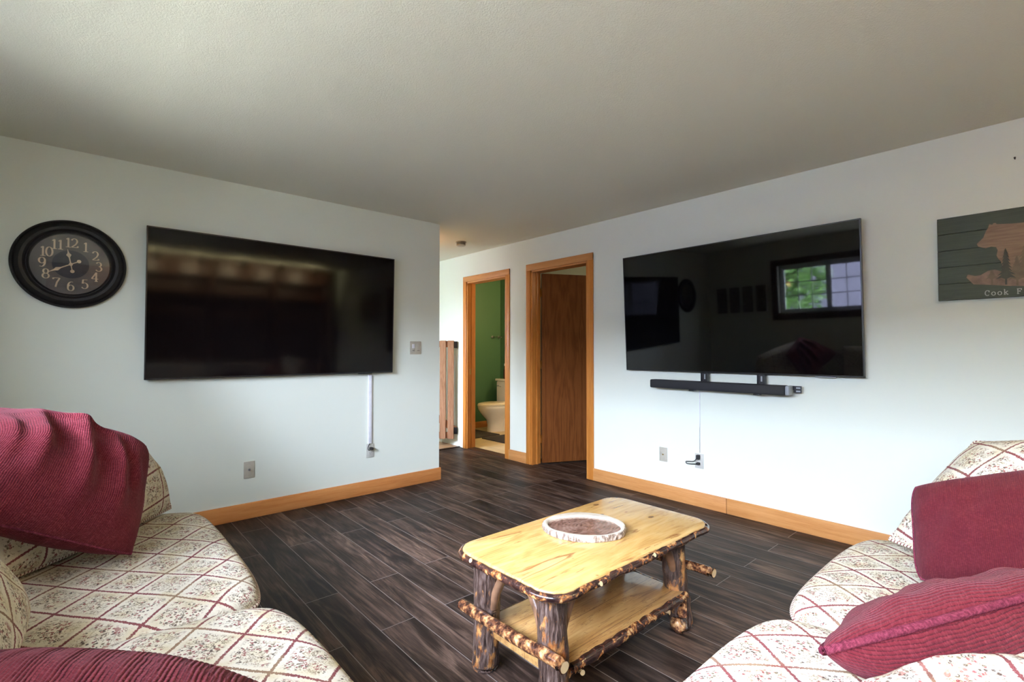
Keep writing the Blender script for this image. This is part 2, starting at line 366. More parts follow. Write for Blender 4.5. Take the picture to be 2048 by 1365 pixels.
def box(bm, x0, x1, y0, y1, z0, z1, bev=0, seg=2):
    r = bmesh.ops.create_cube(bm, size=1.0)
    vs_ = r['verts']
    bmesh.ops.scale(bm, vec=(x1-x0, y1-y0, z1-z0), verts=vs_)
    bmesh.ops.translate(bm, vec=((x0+x1)/2, (y0+y1)/2, (z0+z1)/2), verts=vs_)
    if bev:
        es = list({e for v in vs_ for e in v.link_edges})
        bmesh.ops.bevel(bm, geom=es, offset=bev, segments=seg, affect='EDGES', profile=.5)
    return bm
def bx(x0, x1, y0, y1, z0, z1, bev=0, seg=2): return box(BM(), x0, x1, y0, y1, z0, z1, bev, seg)
def frame_of(d, up=None):
    d = d.normalized(); a = Vector((0,0,1)) if abs(d.z) < .95 else Vector((1,0,0))
    x = d.cross(a).normalized(); y = x.cross(d).normalized(); return x, y
def tube(bm, pts, rad, n=12, cap=True, wob=0.0, seed=0, closed=False, wscale=18):
    pts = [Vector(p) for p in pts]; L = len(pts)
    uvl = bm.loops.layers.uv.verify()
    if not hasattr(rad, '__len__'): rad = [rad]*L
    rings = []; x = None; acc = 0; dist = []
    for i, p in enumerate(pts):
        if closed: d = pts[(i+1) % L] - pts[i-1]
        elif i == 0: d = pts[1]-pts[0]
        elif i == L-1: d = pts[-1]-pts[-2]
        else: d = pts[i+1]-pts[i-1]
        d = d.normalized()
        if x is None: x, y = frame_of(d)
        else:
            x = (x - d*x.dot(d)).normalized(); y = d.cross(x)
        if i: acc += (p-pts[i-1]).length
        dist.append(acc)
        ring = []
        for k in range(n):
            a = 2*pi*k/n; e = x*cos(a)+y*sin(a); r = rad[i]
            if wob: r *= 1 + wob*noise.noise((p+e*rad[i])*wscale+Vector((seed*7.1, seed*3.3, seed)))
            ring.append(bm.verts.new(p+e*r))
        rings.append(ring)
    m = L if closed else L-1
    for i in range(m):
        A, B = rings[i], rings[(i+1) % L]
        for k in range(n):
            f = bm.faces.new((A[k], A[(k+1) % n], B[(k+1) % n], B[k]))
            us = (dist[i], dist[i], dist[i+1] if i+1 < L else acc, dist[i+1] if i+1 < L else acc)
            for lp, uu, vv in zip(f.loops, us, (k/n, (k+1)/n, (k+1)/n, k/n)): lp[uvl].uv = (uu, vv)
    if cap and not closed:
        bm.faces.new(rings[0][::-1]); bm.faces.new(rings[-1])
    return bm
def lathe(bm, prof, n=48, axis='Z', c=(0,0,0), sx=1.0, sy=1.0):
    # prof: list of (r, h); axis Z: around z, axis Y: around y with h running along -y (out of a wall)
    rings = []
    for r, h in prof:
        ring = []
        if r < 1e-6:
            p = (0, 0, h) if axis == 'Z' else (0, -h, 0)
            ring = [bm.verts.new(Vector(p)+Vector(c))]
        else:
            for k in range(n):
                a = 2*pi*k/n
                p = (r*cos(a)*sx, r*sin(a)*sy, h) if axis == 'Z' else (r*cos(a), -h, r*sin(a))
                ring.append(bm.verts.new(Vector(p)+Vector(c)))
        rings.append(ring)
    for A, B in zip(rings, rings[1:]):
        if len(A) == 1 and len(B) == 1: continue
        for k in range(n):
            a, b = k, (k+1) % n
            if len(A) == 1: bm.faces.new((A[0], B[a], B[b]))
            elif len(B) == 1: bm.faces.new((A[a], A[b], B[0]))
            else: bm.faces.new((A[a], A[b], B[b], B[a]))
    return bm
def prism(bm, poly, f0, f1, axis='Y'):
    # extrude a 2-D polygon; axis Y: poly is (x, z), extruded y=f0..f1 ; axis Z: poly (x, y)
    mk = (lambda p, f: (p[0], f, p[1])) if axis == 'Y' else (lambda p, f: (p[0], p[1], f))
    A = [bm.verts.new(mk(p, f0)) for p in poly]; B = [bm.verts.new(mk(p, f1)) for p in poly]
    n = len(poly)
    fa = bm.faces.new(A); fb = bm.faces.new(B[::-1])
    for k in range(n): bm.faces.new((A[k], A[(k+1) % n], B[(k+1) % n], B[k]))
    fa.normal_update(); fb.normal_update()
    bmesh.ops.triangulate(bm, faces=[fa, fb], ngon_method='EAR_CLIP')
    return bm
def loft(bm, secs, cap0=True, cap1=True):
    rs = [[bm.verts.new(p) for p in s] for s in secs]; n = len(rs[0])
    for A, B in zip(rs, rs[1:]):
        for k in range(n): bm.faces.new((A[k], A[(k+1) % n], B[(k+1) % n], B[k]))
    if cap0: bm.faces.new(rs[0][::-1])
    if cap1: bm.faces.new(rs[-1])
    return bm
def crom(P, k=6, closed=False):
    P = [Vector(p) for p in P]; n = len(P); out = []
    rng = range(n if closed else n-1)
    for i in rng:
        if closed: a, b, c, d = P[i-1], P[i], P[(i+1) % n], P[(i+2) % n]
        else: a, b, c, d = P[max(i-1,0)], P[i], P[i+1], P[min(i+2,n-1)]
        for j in range(k):
            t_ = j/k
            out.append(.5*((2*b)+(c-a)*t_+(2*a-5*b+4*c-d)*t_*t_+(3*b-a-3*c+d)*t_**3))
    if not closed: out.append(P[-1])
    return out

# cushion: a soft pad between four corners, two skins joined on the border
def cushion(name, cs, thick, mat, parent, nu=46, nv=46, pinch=.05, p=2.4, q=.5, wr=None, uvo=(0,0), uvrot=0, back=1.0, ribs=None, round_=0.0, sag=0.0, folds=()):
    c00, c10, c11, c01 = [Vector(c) for c in cs]
    N = ((c10-c00).cross(c01-c00) + (c11-c10).cross(c11-c01)*0).normalized()
    w = ((c10-c00).length+(c11-c01).length)/2; h = ((c01-c00).length+(c11-c10).length)/2
    bm = BM(); uvl = bm.loops.layers.uv.verify()
    def pos(i, j, side):
        s = -1+2*i/nu; t_ = -1+2*j/nv
        # ease the samples toward the border so that the rim is smooth
        s = sin(s*pi/2)*.45+s*.55; t_ = sin(t_*pi/2)*.45+t_*.55
        ss = s*(1-pinch*(1-t_*t_)); tt = t_*(1-pinch*(1-s*s))
        if round_:
            k = 1-round_*(abs(s)**4*abs(t_)**4); ss *= k; tt *= k
        a, b = (ss+1)/2, (tt+1)/2
        P = c00*(1-a)*(1-b)+c10*a*(1-b)+c11*a*b+c01*(1-a)*b
        prof = max(0.0, (1-abs(s)**p)*(1-abs(t_)**p))**q
        hh = thick/2*prof*(1 if side > 0 else back)
        if wr:
            amp, su, sv, sd = wr
            nn = noise.noise(Vector((s*su+t_*.6+sd*3.7, t_*sv+s*.4+sd, sd*1.3+(0 if side > 0 else 5))))
            n2 = noise.noise(Vector((s*su*2.3+sd, t_*sv*2.3-sd+s, sd*2.1)))
            hh += amp*(nn+.45*n2)*min(1, prof*1.2)
        if side > 0:
            for (s0, t0, s1, t1, amp, wd) in folds:
                dx, dy = s1-s0, t1-t0; LL = dx*dx+dy*dy
                tt_ = max(0, min(1, ((s-s0)*dx+(t_-t0)*dy)/LL))
                ex, ey = s-(s0+dx*tt_), t_-(t0+dy*tt_)
                sg = (ex*dy-ey*dx)/sqrt(LL)
                dd = sqrt(ex*ex+ey*ey)
                hh += amp*math.exp(-(dd/wd)**2)*min(1, prof*1.3)*(sin(pi*tt_)*.7+.3)
        U = s*w/2; V = t_*h/2
        if ribs:
            sp, ra = ribs
            hh += ra*abs(sin(pi*(U+uvo[0]+.004*noise.noise(Vector((U*9, V*9, 1))))/sp))*min(1, prof*2)
        P = P + N*(hh if side > 0 else -hh) - Vector((0,0,1))*sag*prof
        return P
    grid = {}
    for side in (1, -1):
        for i in range(nu+1):
            for j in range(nv+1):
                if side < 0 and (i in (0, nu) or j in (0, nv)):
                    grid[(i, j, -1)] = grid[(i, j, 1)]; continue
                grid[(i, j, side)] = (bm.verts.new(pos(i, j, side)), None)
    # fabric lies flat on the skin: u and v are lengths measured along it from the middle
    cr, sr = cos(uvrot), sin(uvrot); uvs = {}
    for side in (1, -1):
        Ul, Vl = {}, {}
        for j in range(nv+1):
            acc = 0; row = [0]
            for i in range(1, nu+1):
                acc += (grid[(i, j, side)][0].co-grid[(i-1, j, side)][0].co).length; row.append(acc)
            m0 = row[nu//2]
            for i in range(nu+1): Ul[(i, j)] = row[i]-m0
        for i in range(nu+1):
            acc = 0; row = [0]
            for j in range(1, nv+1):
                acc += (grid[(i, j, side)][0].co-grid[(i, j-1, side)][0].co).length; row.append(acc)
            m0 = row[nv//2]
            for j in range(nv+1): Vl[(i, j)] = row[j]-m0
        for k_ in Ul: uvs[k_+(side,)] = (Ul[k_]*cr-Vl[k_]*sr+uvo[0], Ul[k_]*sr+Vl[k_]*cr+uvo[1])
    for side in (1, -1):
        for i in range(nu):
            for j in range(nv):
                q4 = [(grid[k_][0], uvs[k_]) for k_ in ((i, j, side), (i+1, j, side), (i+1, j+1, side), (i, j+1, side))]
                if side < 0: q4 = q4[::-1]
                f = bm.faces.new([v for v, _ in q4])
                for lp, (_, uvc) in zip(f.loops, q4): lp[uvl].uv = uvc
    border = [grid[(i, 0, 1)][0].co.copy() for i in range(nu)] + [grid[(nu, j, 1)][0].co.copy() for j in range(nv)] + \
             [grid[(nu-i, nv, 1)][0].co.copy() for i in range(nu)] + [grid[(0, nv-j, 1)][0].co.copy() for j in range(nv)]
    o = obj(name, bm, mat, parent, w=True, ang=80)
    return o, border
def piping(border, r, mat, parent, name='piping'):
    return obj(name, tube(BM(), border, r, 6, closed=True), mat, parent, w=True, ang=80)

# ================================================================== SETTING
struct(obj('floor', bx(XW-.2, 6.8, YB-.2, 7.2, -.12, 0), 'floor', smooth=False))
struct(obj('ceiling', bx(XW-.2, 6.8, YB-.2, 7.2, H, H+.12), 'ceil', smooth=False))
def wall_open(name, axis, p0, p1, a0, a1, z1, opens, mat):
    # wall lying between p0..p1 on its thin axis, a0..a1 on its long one, with openings (lo, hi, zlo, zhi)
    bm = BM()
    def b(l0, l1, z0, z_):
        if l1-l0 < 1e-4 or z_-z0 < 1e-4: return
        if axis == 'x': box(bm, p0, p1, l0, l1, z0, z_)
        else: box(bm, l0, l1, p0, p1, z0, z_)
    cur = a0
    for lo, hi, zl, zh in sorted(opens):
        b(cur, lo, 0, z1); b(lo, hi, 0, zl); b(lo, hi, zh, z1); cur = hi
    b(cur, a1, 0, z1)
    return struct(obj(name, bm, mat, smooth=False))
D1 = (4.215, 4.965); D2 = (3.025, 3.805); DH = 2.075
wall_open('wall_left', 'y', YL, YL+.12, XW, 2.585, H, [], 'wall')
wall_open('wall_right', 'x', XR, XR+.115, YB, 7.0, H, [(D2[0], D2[1], 0, DH), (D1[0], D1[1], 0, DH)], 'wall')
wall_open('wall_window_side', 'x', XW-.13, XW, YB, YL+.12, H, [(WY0, WY1, WZ0, WZ1)], 'wall')
wall_open('wall_back', 'y', YB-.12, YB, XW-.2, XR+.115, H, [], 'wall')
wall_open('wall_hall_inner', 'x', 2.465, 2.585, YL+.12, 4.95, H, [], 'wall')
wall_open('wall_hall_end', 'y', 6.6, 6.72, 1.4, XR, H, [], 'wall')
wall_open('wall_hall_side', 'x', 1.4, 1.52, YL+.12, 6.72, H, [(4.6, 6.4, .9, 2.36)], 'wall')
wall_open('wall_bathroom_far', 'y', 6.18, 6.30, XR+.115, 5.35, H, [], 'green')
wall_open('wall_bathroom_side', 'x', 5.23, 5.35, 4.03, 6.18, H, [], 'green')
wall_open('wall_partition', 'y', 3.95, 4.03, XR+.115, 6.6, H, [], 'wall')
wall_open('wall_bedroom_far', 'x', 6.5, 6.6, .4, 3.95, H, [], 'wall')
wall_open('wall_bedroom_side', 'y', .4, .5, XR+.115, 6.6, H, [], 'wall')
struct(obj('trim_bathroom_tile_floor', bx(XR+.08, 5.23, 4.03, 6.18, 0.0, .006), 'tile', smooth=False))
struct(obj('trim_landing_floor', bx(1.52, XR, 5.14, 6.6, 0.0, .006), 'landing', smooth=False))
struct(obj('trim_landing_threshold', bx(2.2, XR, 5.10, 5.14, 0.0, .010, .003), 'darkwood'))
# baseboards
def baseboard(name, x0, x1, y0, y1, mat, z=.114):
    struct(obj(name, bx(x0, x1, y0, y1, 0, z, .004), mat))
baseboard('baseboard_left', XW, 2.600, YL-.015, YL, 'trimX')
baseboard('baseboard_left_end', 2.585, 2.600, YL, YL+.13, 'trimY')
baseboard('baseboard_right', XR-.015, XR, 1.70, D2[0]-.067, 'trimY')
baseboard('baseboard_right_near', XR-.015, XR, YB, 1.697, 'trimY')
baseboard('baseboard_hall', XR-.015, XR, D2[1]+.072, D1[0]-.055, 'trimY')
baseboard('baseboard_bathroom', XR+.115, 5.23, 6.165, 6.18, 'trimX', .10)
# doors
def door_frame(root, y0, y1, cw, wall0, wall1):
    xo = XR-.014
    for a, b, nm in ((y0-cw, y0, 'casing'), (y1, y1+cw, 'casing')):
        obj(nm, bx(xo, XR, a, b, 0, DH+cw, .004), 'trimZ', root)
    obj('casing', bx(xo-.001, XR, y0-cw, y1+cw, DH, DH+cw, .004), 'trimY', root)
    obj('jamb', bx(XR-.004, XR+.119, y0-.001, y0+.019, 0, DH), 'trimZ', root)
    obj('jamb', bx(XR-.004, XR+.119, y1-.019, y1+.001, 0, DH), 'trimZ', root)
    obj('jamb', bx(XR-.004, XR+.119, y0, y1, DH-.019, DH+.001), 'trimY', root)
    # door stops
    obj('door_stop', bx(XR+.055, XR+.075, y0+.019, y0+.03, 0, DH-.019), 'trimZ', root)
    obj('door_stop', bx(XR+.055, XR+.075, y1-.03, y1-.019, 0, DH-.019), 'trimZ', root)
d1 = sempty('door_1'); d1['label'] = 'orange wood door frame opening onto the green bathroom'
door_frame(d1, D1[0], D1[1], .066, 0, 0)
obj('strike_plate', bx(XR+.030, XR+.050, D1[1]-.021, D1[1]-.0188, .92, .99), 'brass', d1)
obj('door_sill', bx(XR-.004, XR+.115, D1[0]+.019, D1[1]-.019, 0, .008), 'darkwood', d1)
d2 = sempty('door_2'); d2['label'] = 'orange wood framed doorway with oak door standing open'
door_frame(d2, D2[0], D2[1], .070, 0, 0)
# leaf swings into the far room
hx, hy = XR+.122, D2[1]-.024
ang = atan2(3.612-3.856, 4.365-3.858)
bm = bx(0.004, .735, -.035, 0, .012, DH-.024, .0015, 1)
bmesh.ops.transform(bm, matrix=Matrix.Translation((hx, hy, 0)) @ Matrix.Rotation(ang, 4, 'Z'), verts=bm.verts)
leaf = obj('door_leaf', bm, 'veneer', d2); leaf['label'] = 'flush oak veneer door leaf'
for z in (.22, 1.02, 1.80):
    hb = bx(XR+.117, XR+.124, D2[1]-.05, D2[1]-.018, z, z+.09)
    tube(hb, [(hx-.004, hy+.0, z), (hx-.004, hy+.0, z+.09)], .007, 10)
    obj('hinge', hb, 'brass', d2)
kb = lathe(BM(), [(0, 0), (.026, 0), (.026, .006), (.012, .012), (.012, .035), (.024, .045), (.028, .058), (.022, .070), (0, .073)], 24, 'Y')
bmesh.ops.transform(kb, matrix=Matrix.Translation((hx, hy, .95)) @ Matrix.Rotation(ang, 4, 'Z') @ Matrix.Translation((.675, -.035, 0)), verts=kb.verts)
obj('door_knob', kb, 'brass', leaf)
# living room window (seen mirrored in the television)
w1 = sempty('window_1'); w1['label'] = 'wide sliding window in a dark wood casing above the left sofa'
x0, x1 = XW-.10, XW-.06
fr = BM()
for (a, b, c, d) in ((WY0, WY1, WZ0, WZ0+.03), (WY0, WY1, WZ1-.03, WZ1), (WY0, WY0+.03, WZ0, WZ1), (WY1-.03, WY1, WZ0, WZ1)):
    box(fr, x0-.01, x1+.01, a, b, c, d)
obj('window_frame', fr, 'winframe', w1)
ns = 6; sw = (WY1-WY0-.06)/ns
for k in range(ns):
    a = WY0+.03+k*sw; b = a+sw
    sb = BM(); xs = x0 if k % 2 else x0+.012
    for (p_, q_, c, d) in ((a, b, WZ0+.03, WZ0+.065), (a, b, WZ1-.065, WZ1-.03), (a, a+.035, WZ0+.03, WZ1-.03), (b-.035, b, WZ0+.03, WZ1-.03)):
        box(sb, xs, xs+.025, p_, q_, c, d)
    s_ = obj('sash', sb, 'winframe', w1)
    mb = BM()
    for i in (1, 2):
        yy = a+.035+(sw-.07)*i/3; zz = WZ0+.065+(WZ1-WZ0-.13)*i/3
        box(mb, xs+.008, xs+.016, yy-.006, yy+.006, WZ0+.065, WZ1-.065); box(mb, xs+.0085, xs+.0155, a+.035, b-.035, zz-.006, zz+.006)
    obj('muntin', mb, 'winframe', s_)
    obj('pane', bx(xs+.0115, xs+.0125, a+.03, b-.03, WZ0+.06, WZ1-.06), 'glass', s_, smooth=False)
cs_ = BM()
for (a, b, c, d) in ((WY0-.09, WY1+.09, WZ1, WZ1+.09), (WY0-.09, WY0, WZ0, WZ1), (WY1, WY1+.09, WZ0, WZ1), (WY0-.09, WY1+.09, WZ0-.09, WZ0)):
    box(cs_, XW, XW+.016, a, b, c, d, .003, 1)
obj('window_casing', cs_, 'darkwood', w1)
obj('window_sill', bx(XW-.058, XW+.035, WY0, WY1, WZ0-.001, WZ0+.018, .004), 'darkwood', w1)
# hall window (out of sight round the corner)
w2 = sempty('window_2'); w2['label'] = 'window on the landing beyond the hall'
fr = BM()
for (a, b, c, d) in ((4.6, 6.4, .9, .95), (4.6, 6.4, 2.31, 2.36), (4.6, 4.65, .9, 2.36), (6.35, 6.4, .9, 2.36), (5.48, 5.52, .9, 2.36)):
    box(fr, 1.43, 1.48, a, b, c, d)
obj('window_frame', fr, 'winframe', w2)
obj('pane', bx(1.454, 1.456, 4.65, 6.35, .95, 2.31), 'glass', w2, smooth=False)

# ================================================================== LEFT WALL
# round clock
CK = thing('wall_clock', 'large round black wall clock with gold numerals', 'clock', (-.025, YL, 1.728))
obj('clock_frame', lathe(BM(), [(0, .002), (.255, .002), (.261, .010), (.261, .022), (.256, .030), (.249, .032), (.245, .027), (.238, .033), (.222, .040), (.207, .038), (.198, .030), (.194, .034), (.189, .034), (.186, .028), (.180, .022), (.178, .012), (0, .012)], 96, 'Y'), 'clockblack', CK, ang=30)
for R_, n_, r_, h_ in ((.2515, 190, .0032, .032), (.1915, 120, .0030, .034)):
    bd = BM()
    for k in range(n_):
        a = 2*pi*k/n_
        bmesh.ops.create_icosphere(bd, subdivisions=1, radius=r_, matrix=Matrix.Translation((R_*cos(a), -h_, R_*sin(a))))
    obj('bead_trim', bd, 'clockblack', CK)
obj('clock_face', lathe(BM(), [(0, .0128), (.1785, .0128), (.1785, .0145), (0, .0145)], 72, 'Y'), 'clockface', CK)
obj('center_disc', lathe(BM(), [(0, .0148), (.083, .0148), (.083, .0158), (0, .0158)], 64, 'Y'), 'clockdisc', CK)
# engraved style digits drawn with a broad nib: thick uprights, thin cross strokes
def ell(cx, cz, rx, rz, a0, a1, n=14): return [(cx+rx*cos(radians(a0+(a1-a0)*i/n)), cz+rz*sin(radians(a0+(a1-a0)*i/n))) for i in range(n+1)]
DIG = {
 '0': ([ell(.3, .5, .24, .48, 90, 450, 28)], .6),
 '1': ([[(.3, 0), (.3, 1)], [(.3, .98), (.14, .84)], [(.10, .02), (.50, .02)]], .52),
 '2': ([ell(.30, .70, .22, .28, 165, -25, 16)+[(.40, .36), (.08, .05)], [(.06, .05), (.56, .05)], [(.56, .05), (.58, .20)]], .62),
 '3': ([ell(.28, .74, .20, .24, 155, -90, 16), ell(.28, .26, .24, .26, 90, -155, 18)], .58),
 '4': ([[(.42, 0), (.42, 1)], [(.42, .98), (.04, .30)], [(.04, .29), (.60, .29)], [(.28, .02), (.56, .02)]], .64),
 '5': ([[(.14, .96), (.50, .96)], [(.14, .96), (.11, .54)], ell(.27, .31, .25, .31, 125, -150, 18)], .58),
 '6': ([[(.48, .93)]+ell(.36, .45, .28, .50, 100, 180, 10)+ell(.30, .30, .23, .30, 180, 535, 24)], .6),
 '7': ([[(.06, .95), (.56, .95)], [(.56, .95), (.34, .50), (.24, 0)], [(.06, .95), (.05, .80)]], .6),
 '8': ([ell(.3, .745, .19, .235, 90, 450, 22), ell(.3, .26, .24, .26, 90, 450, 24)], .6),
 '9': ([ell(.30, .69, .23, .30, 0, 360, 24)+ell(.24, .55, .29, .52, 10, -80, 10)+[(.12, .07)]], .6),
}
def stroke(bm, pts, S, ox, oz, y0, y1, thick=.15, thin=.055):
    # ribbon whose width follows the stroke direction
    n = len(pts); L_, R_ = [], []
    closed = n > 3 and abs(pts[0][0]-pts[-1][0]) < 1e-4 and abs(pts[0][1]-pts[-1][1]) < 1e-4
    for i in range(n):
        a = pts[i-1] if i else (pts[-2] if closed else pts[0]); b = pts[i+1] if i < n-1 else (pts[1] if closed else pts[-1])
        dx, dz = b[0]-a[0], b[1]-a[1]; l = sqrt(dx*dx+dz*dz) or 1; dx /= l; dz /= l
        w_ = (thin+(thick-thin)*dz*dz)/2
        L_.append((pts[i][0]-dz*w_, pts[i][1]+dx*w_)); R_.append((pts[i][0]+dz*w_, pts[i][1]-dx*w_))
    mk = lambda p, y: bm.verts.new((ox+p[0]*S, y, oz+p[1]*S))
    a0 = [mk(p, y0) for p in L_]; b0 = [mk(p, y0) for p in R_]
    a1 = [mk(p, y1-8e-6*i) for i, p in enumerate(L_)]; b1 = [mk(p, y1-8e-6*i) for i, p in enumerate(R_)]   # a stroke crossing itself lies on top
    for i in range(n-1):
        bm.faces.new((a1[i], a1[i+1], b1[i+1], b1[i])); bm.faces.new((a0[i], b0[i], b0[i+1], a0[i+1]))
        bm.faces.new((a0[i], a0[i+1], a1[i+1], a1[i])); bm.faces.new((b0[i], b1[i], b1[i+1], b0[i+1]))
    for i in (0, n-1): bm.faces.new((a0[i], a1[i], b1[i], b0[i]))
for hnum in range(1, 13):
    nb = BM(); s_ = str(hnum); S = .056
    wtot = sum(DIG[c][1] for c in s_)*S*.92
    a = radians(90-30*hnum); R_ = .1290
    ox = R_*cos(a)*.98-wtot/2; oz = R_*sin(a)-S/2
    for c in s_:
        for q_, pth in enumerate(DIG[c][0]): stroke(nb, pth, S, ox, oz, -.0146, -.0166-.00012*q_)
        ox += DIG[c][1]*S*.92
    obj('numeral', nb, 'gold', CK, smooth=False)
def hand(name, angle, length, tail, bulge, y):
    hb = BM()
    prism(hb, [(-.0022, -tail), (.0022, -tail), (.0030, length*.45), (bulge, length*.62), (.0040, length*.75), (.0008, length), (-.0008, length), (-.0040, length*.75), (-bulge, length*.62), (-.0030, length*.45)], y, y-.002)
    prism(hb, [(.010*cos(2*pi*k/18), -tail-.006+.010*sin(2*pi*k/18)) for k in range(18)], y-.0002, y-.0022)
    prism(hb, [(.009*cos(2*pi*k/18), .009*sin(2*pi*k/18)) for k in range(18)], y-.0003, y-.0025)
    bmesh.ops.rotate(hb, cent=(0,0,0), matrix=Matrix.Rotation(angle, 3, 'Y'), verts=hb.verts)
    return obj(name, hb, 'gold', CK, smooth=False)
hand('hour_hand', radians(-10), .090, .036, .012, -.0175)
hand('minute_hand', radians(-119), .112, .036, .010, -.0205)
obj('clock_glass', lathe(BM(), [(0, .0262), (.184, .0262), (.184, .0275), (0, .0275)], 64, 'Y'), 'glass', CK)

# televisions (local: x along the wall, -y into the room)
def television(label, loc, rz, W_, Hh, off_bottom, off_top, screen, sensor):
    r = thing('television', label, 'television', loc, rz)
    tilt = atan2(off_top-off_bottom, Hh); th = .026
    mat = Matrix.Translation((0, -off_bottom, -Hh/2)) @ Matrix.Rotation(tilt, 4, 'X') @ Matrix.Translation((0, 0, Hh/2))
    def put(name, bm, m, smooth=True):
        bmesh.ops.transform(bm, matrix=mat, verts=bm.verts); return obj(name, bm, m, r, smooth=smooth)
    b = .007
    fr = BM()
    box(fr, -W_/2, W_/2, 0, th, -Hh/2, -Hh/2+b+.003); box(fr, -W_/2, W_/2, 0, th, Hh/2-b, Hh/2)
    box(fr, -W_/2, -W_/2+b, 0, th, -Hh/2, Hh/2); box(fr, W_/2-b, W_/2, 0, th, -Hh/2, Hh/2)
    put('bezel', fr, 'bezel', False)
    put('screen', bx(-W_/2+b, W_/2-b, .002, th, -Hh/2+b+.003, Hh/2-b), screen, False)
    put('back_housing', bx(-W_/2+.03, W_/2-.03, th-.002, th+.012, -Hh/2+.03, Hh/2-.03, .004), 'black')
    put('sensor_bar', bx(sensor-.06, sensor+.06, .001, .014, -Hh/2-.006, -Hh/2+.0005, .002), 'greyplastic' if sensor > .63 else 'black')
    mt = BM()
    for xx in (-.21, .21): box(mt, xx-.02, xx+.02, -off_bottom-.004 + .03, -.003, -.25, .25)
    box(mt, -.32, .32, -.012, -.002, -.12, .12)
    obj('wall_bracket', mt, 'black', r)
    return r
television('wide black television hanging beside the round clock', (1.2, YL, 1.519), 0, 1.737, .985, .056, .082, 'screen_soft', .62)
television('wide black television above the soundbar, mirroring the window', (XR, 1.688, 1.534), -pi/2, 1.735, .975, .048, .096, 'screen_sharp', .655)

def plate(name, label, cat, loc, rz, w_, h_, mat):
    r = thing(name, label, cat, loc, rz)
    obj('cover_plate', bx(-w_/2, w_/2, -.0065, -.0005, -h_/2, h_/2, .003), mat, r)
    for zz in ((-.42*h_, .42*h_)):
        obj('screw', lathe(BM(), [(.0028, .0060), (.0028, .0072), (0, .0072)], 10, 'Y', (0, 0, zz)), mat, r)
    return r
cp = plate('cable_plate', 'ivory wall plate with a protruding metal connector below the clock-side television', 'wall plate', (.957, YL, .351), 0, .072, .122, 'ivory')
obj('coax_connector', tube(lathe(BM(), [(.010, .006), (.010, .010), (0, .010)], 6, 'Y'), [(0, -.008, 0), (0, -.028, 0)], .0052, 10), 'steel', cp)
cp = plate('cable_plate', 'ivory wall plate with a small center dot below the soundbar', 'wall plate', (XR, 2.228, .357), -pi/2, .072, .116, 'ivory')
obj('coax_connector', tube(BM(), [(0, -.005, 0), (0, -.010, 0)], .0065, 10), 'brass', cp)
def outlet(label, loc, rz):
    r = plate('power_outlet', label, 'outlet', loc, rz, .070, .115, 'ivory_light')
    for zz in (-.0195, .0195):
        rc = obj('receptacle', bx(-.0165, .0165, -.0078, -.004, zz-.0145, zz+.0145, .004), 'ivory_light', r)
        sl = BM()
        box(sl, -.008, -.006, -.0082, -.0070, zz-.002, zz+.007); box(sl, .006, .008, -.0082, -.0070, zz-.002, zz+.007)
        tube(sl, [(0, -.0070, zz-.008), (0, -.0082, zz-.008)], .0025, 8)
        obj('slots', sl, 'darkhole', rc)
    return r
outlet('outlet at the foot of the white cable channel', (1.889, YL, .364), 0)
outlet('outlet holding two black plugs under the soundbar', (XR, 1.914, .354), -pi/2)
ch = thing('cable_channel', 'white cable channel with a short black cord running down from a television', 'cable channel', (1.884, YL, .42))
obj('channel_cover', bx(-.0165, .0165, -.014, -.0005, .006, .590, .003), 'white', ch)
pc = ch
obj('plug', bx(-.007, .021, -.040, -.0085, -.046, -.024, .005), 'rubber', pc)
obj('cord', tube(BM(), crom([(.001, -.008, .004), (-.009, -.018, .000), (-.021, -.024, -.018), (-.024, -.028, -.036), (-.017, -.031, -.046), (-.001, -.032, -.040)], 6), .0032, 8), 'rubber', pc)
sw_ = thing('light_switch', 'ivory double switch plate at the wall corner by the hall', 'switch', (2.326, YL, 1.241))
obj('cover_plate', bx(-.058, .058, -.0065, -.0005, -.0585, .0585, .003), 'ivory', sw_)
obj('dimmer', bx(-.040, -.009, -.0085, -.005, -.034, .034, .002), 'ivory', sw_)
obj('dimmer_button', bx(-.038, -.011, -.0105, -.008, -.004, .034, .002), 'white', sw_)
rk = bx(.009, .040, -.0100, -.005, -.034, .034, .002); obj('rocker', rk, 'ivory', sw_)
obj('slider_slot', bx(-.036, -.016, -.0090, -.0080, -.026, -.022), 'darkhole', sw_)
obj('rocker_gap', bx(.012, .038, -.0105, -.0095, -.027, -.024), 'darkhole', sw_)

# ================================================================== RIGHT WALL
sbar = thing('soundbar', 'long black soundbar hanging under a television', 'soundbar', (XR, 1.748, .947), -pi/2)
obj('speaker_body', bx(-.527, .500, -.125, -.045, -.033, .033, .010, 3), 'soundcloth', sbar)
ec = obj('end_cap', bx(.500, .527, -.125, -.045, -.033, .033, .010, 3), 'greyplastic', sbar); ec['label'] = 'grey end cap'
for yy in (1.84, 1.424):
    xx = 1.748-yy
    bb = BM(); box(bb, xx-.022, xx+.022, -.050, -.047, -.03, .0985); box(bb, xx-.026, xx-.022, -.064, -.030, -.02, .0985); box(bb, xx+.022, xx+.026, -.064, -.030, -.02, .0985)
    hb = obj('hanging_bracket', bb, 'black', sbar, smooth=False)
    obj('slot', bx(xx-.005, xx+.005, -.0520, -.0495, .050, .088), 'greyplastic', hb)
for yy in (1.92, 1.437):
    xx = 1.748-yy; obj('clip', bx(xx-.022, xx+.022, -.110, -.070, -.043, -.033, .003), 'black', sbar)
rl = BM(); box(rl, -.45, .565, -.045, -.040, .002, .030); box(rl, .527, .575, -.047, -.036, -.016, .030)
obj('mounting_rail', rl, 'black', sbar, smooth=False)
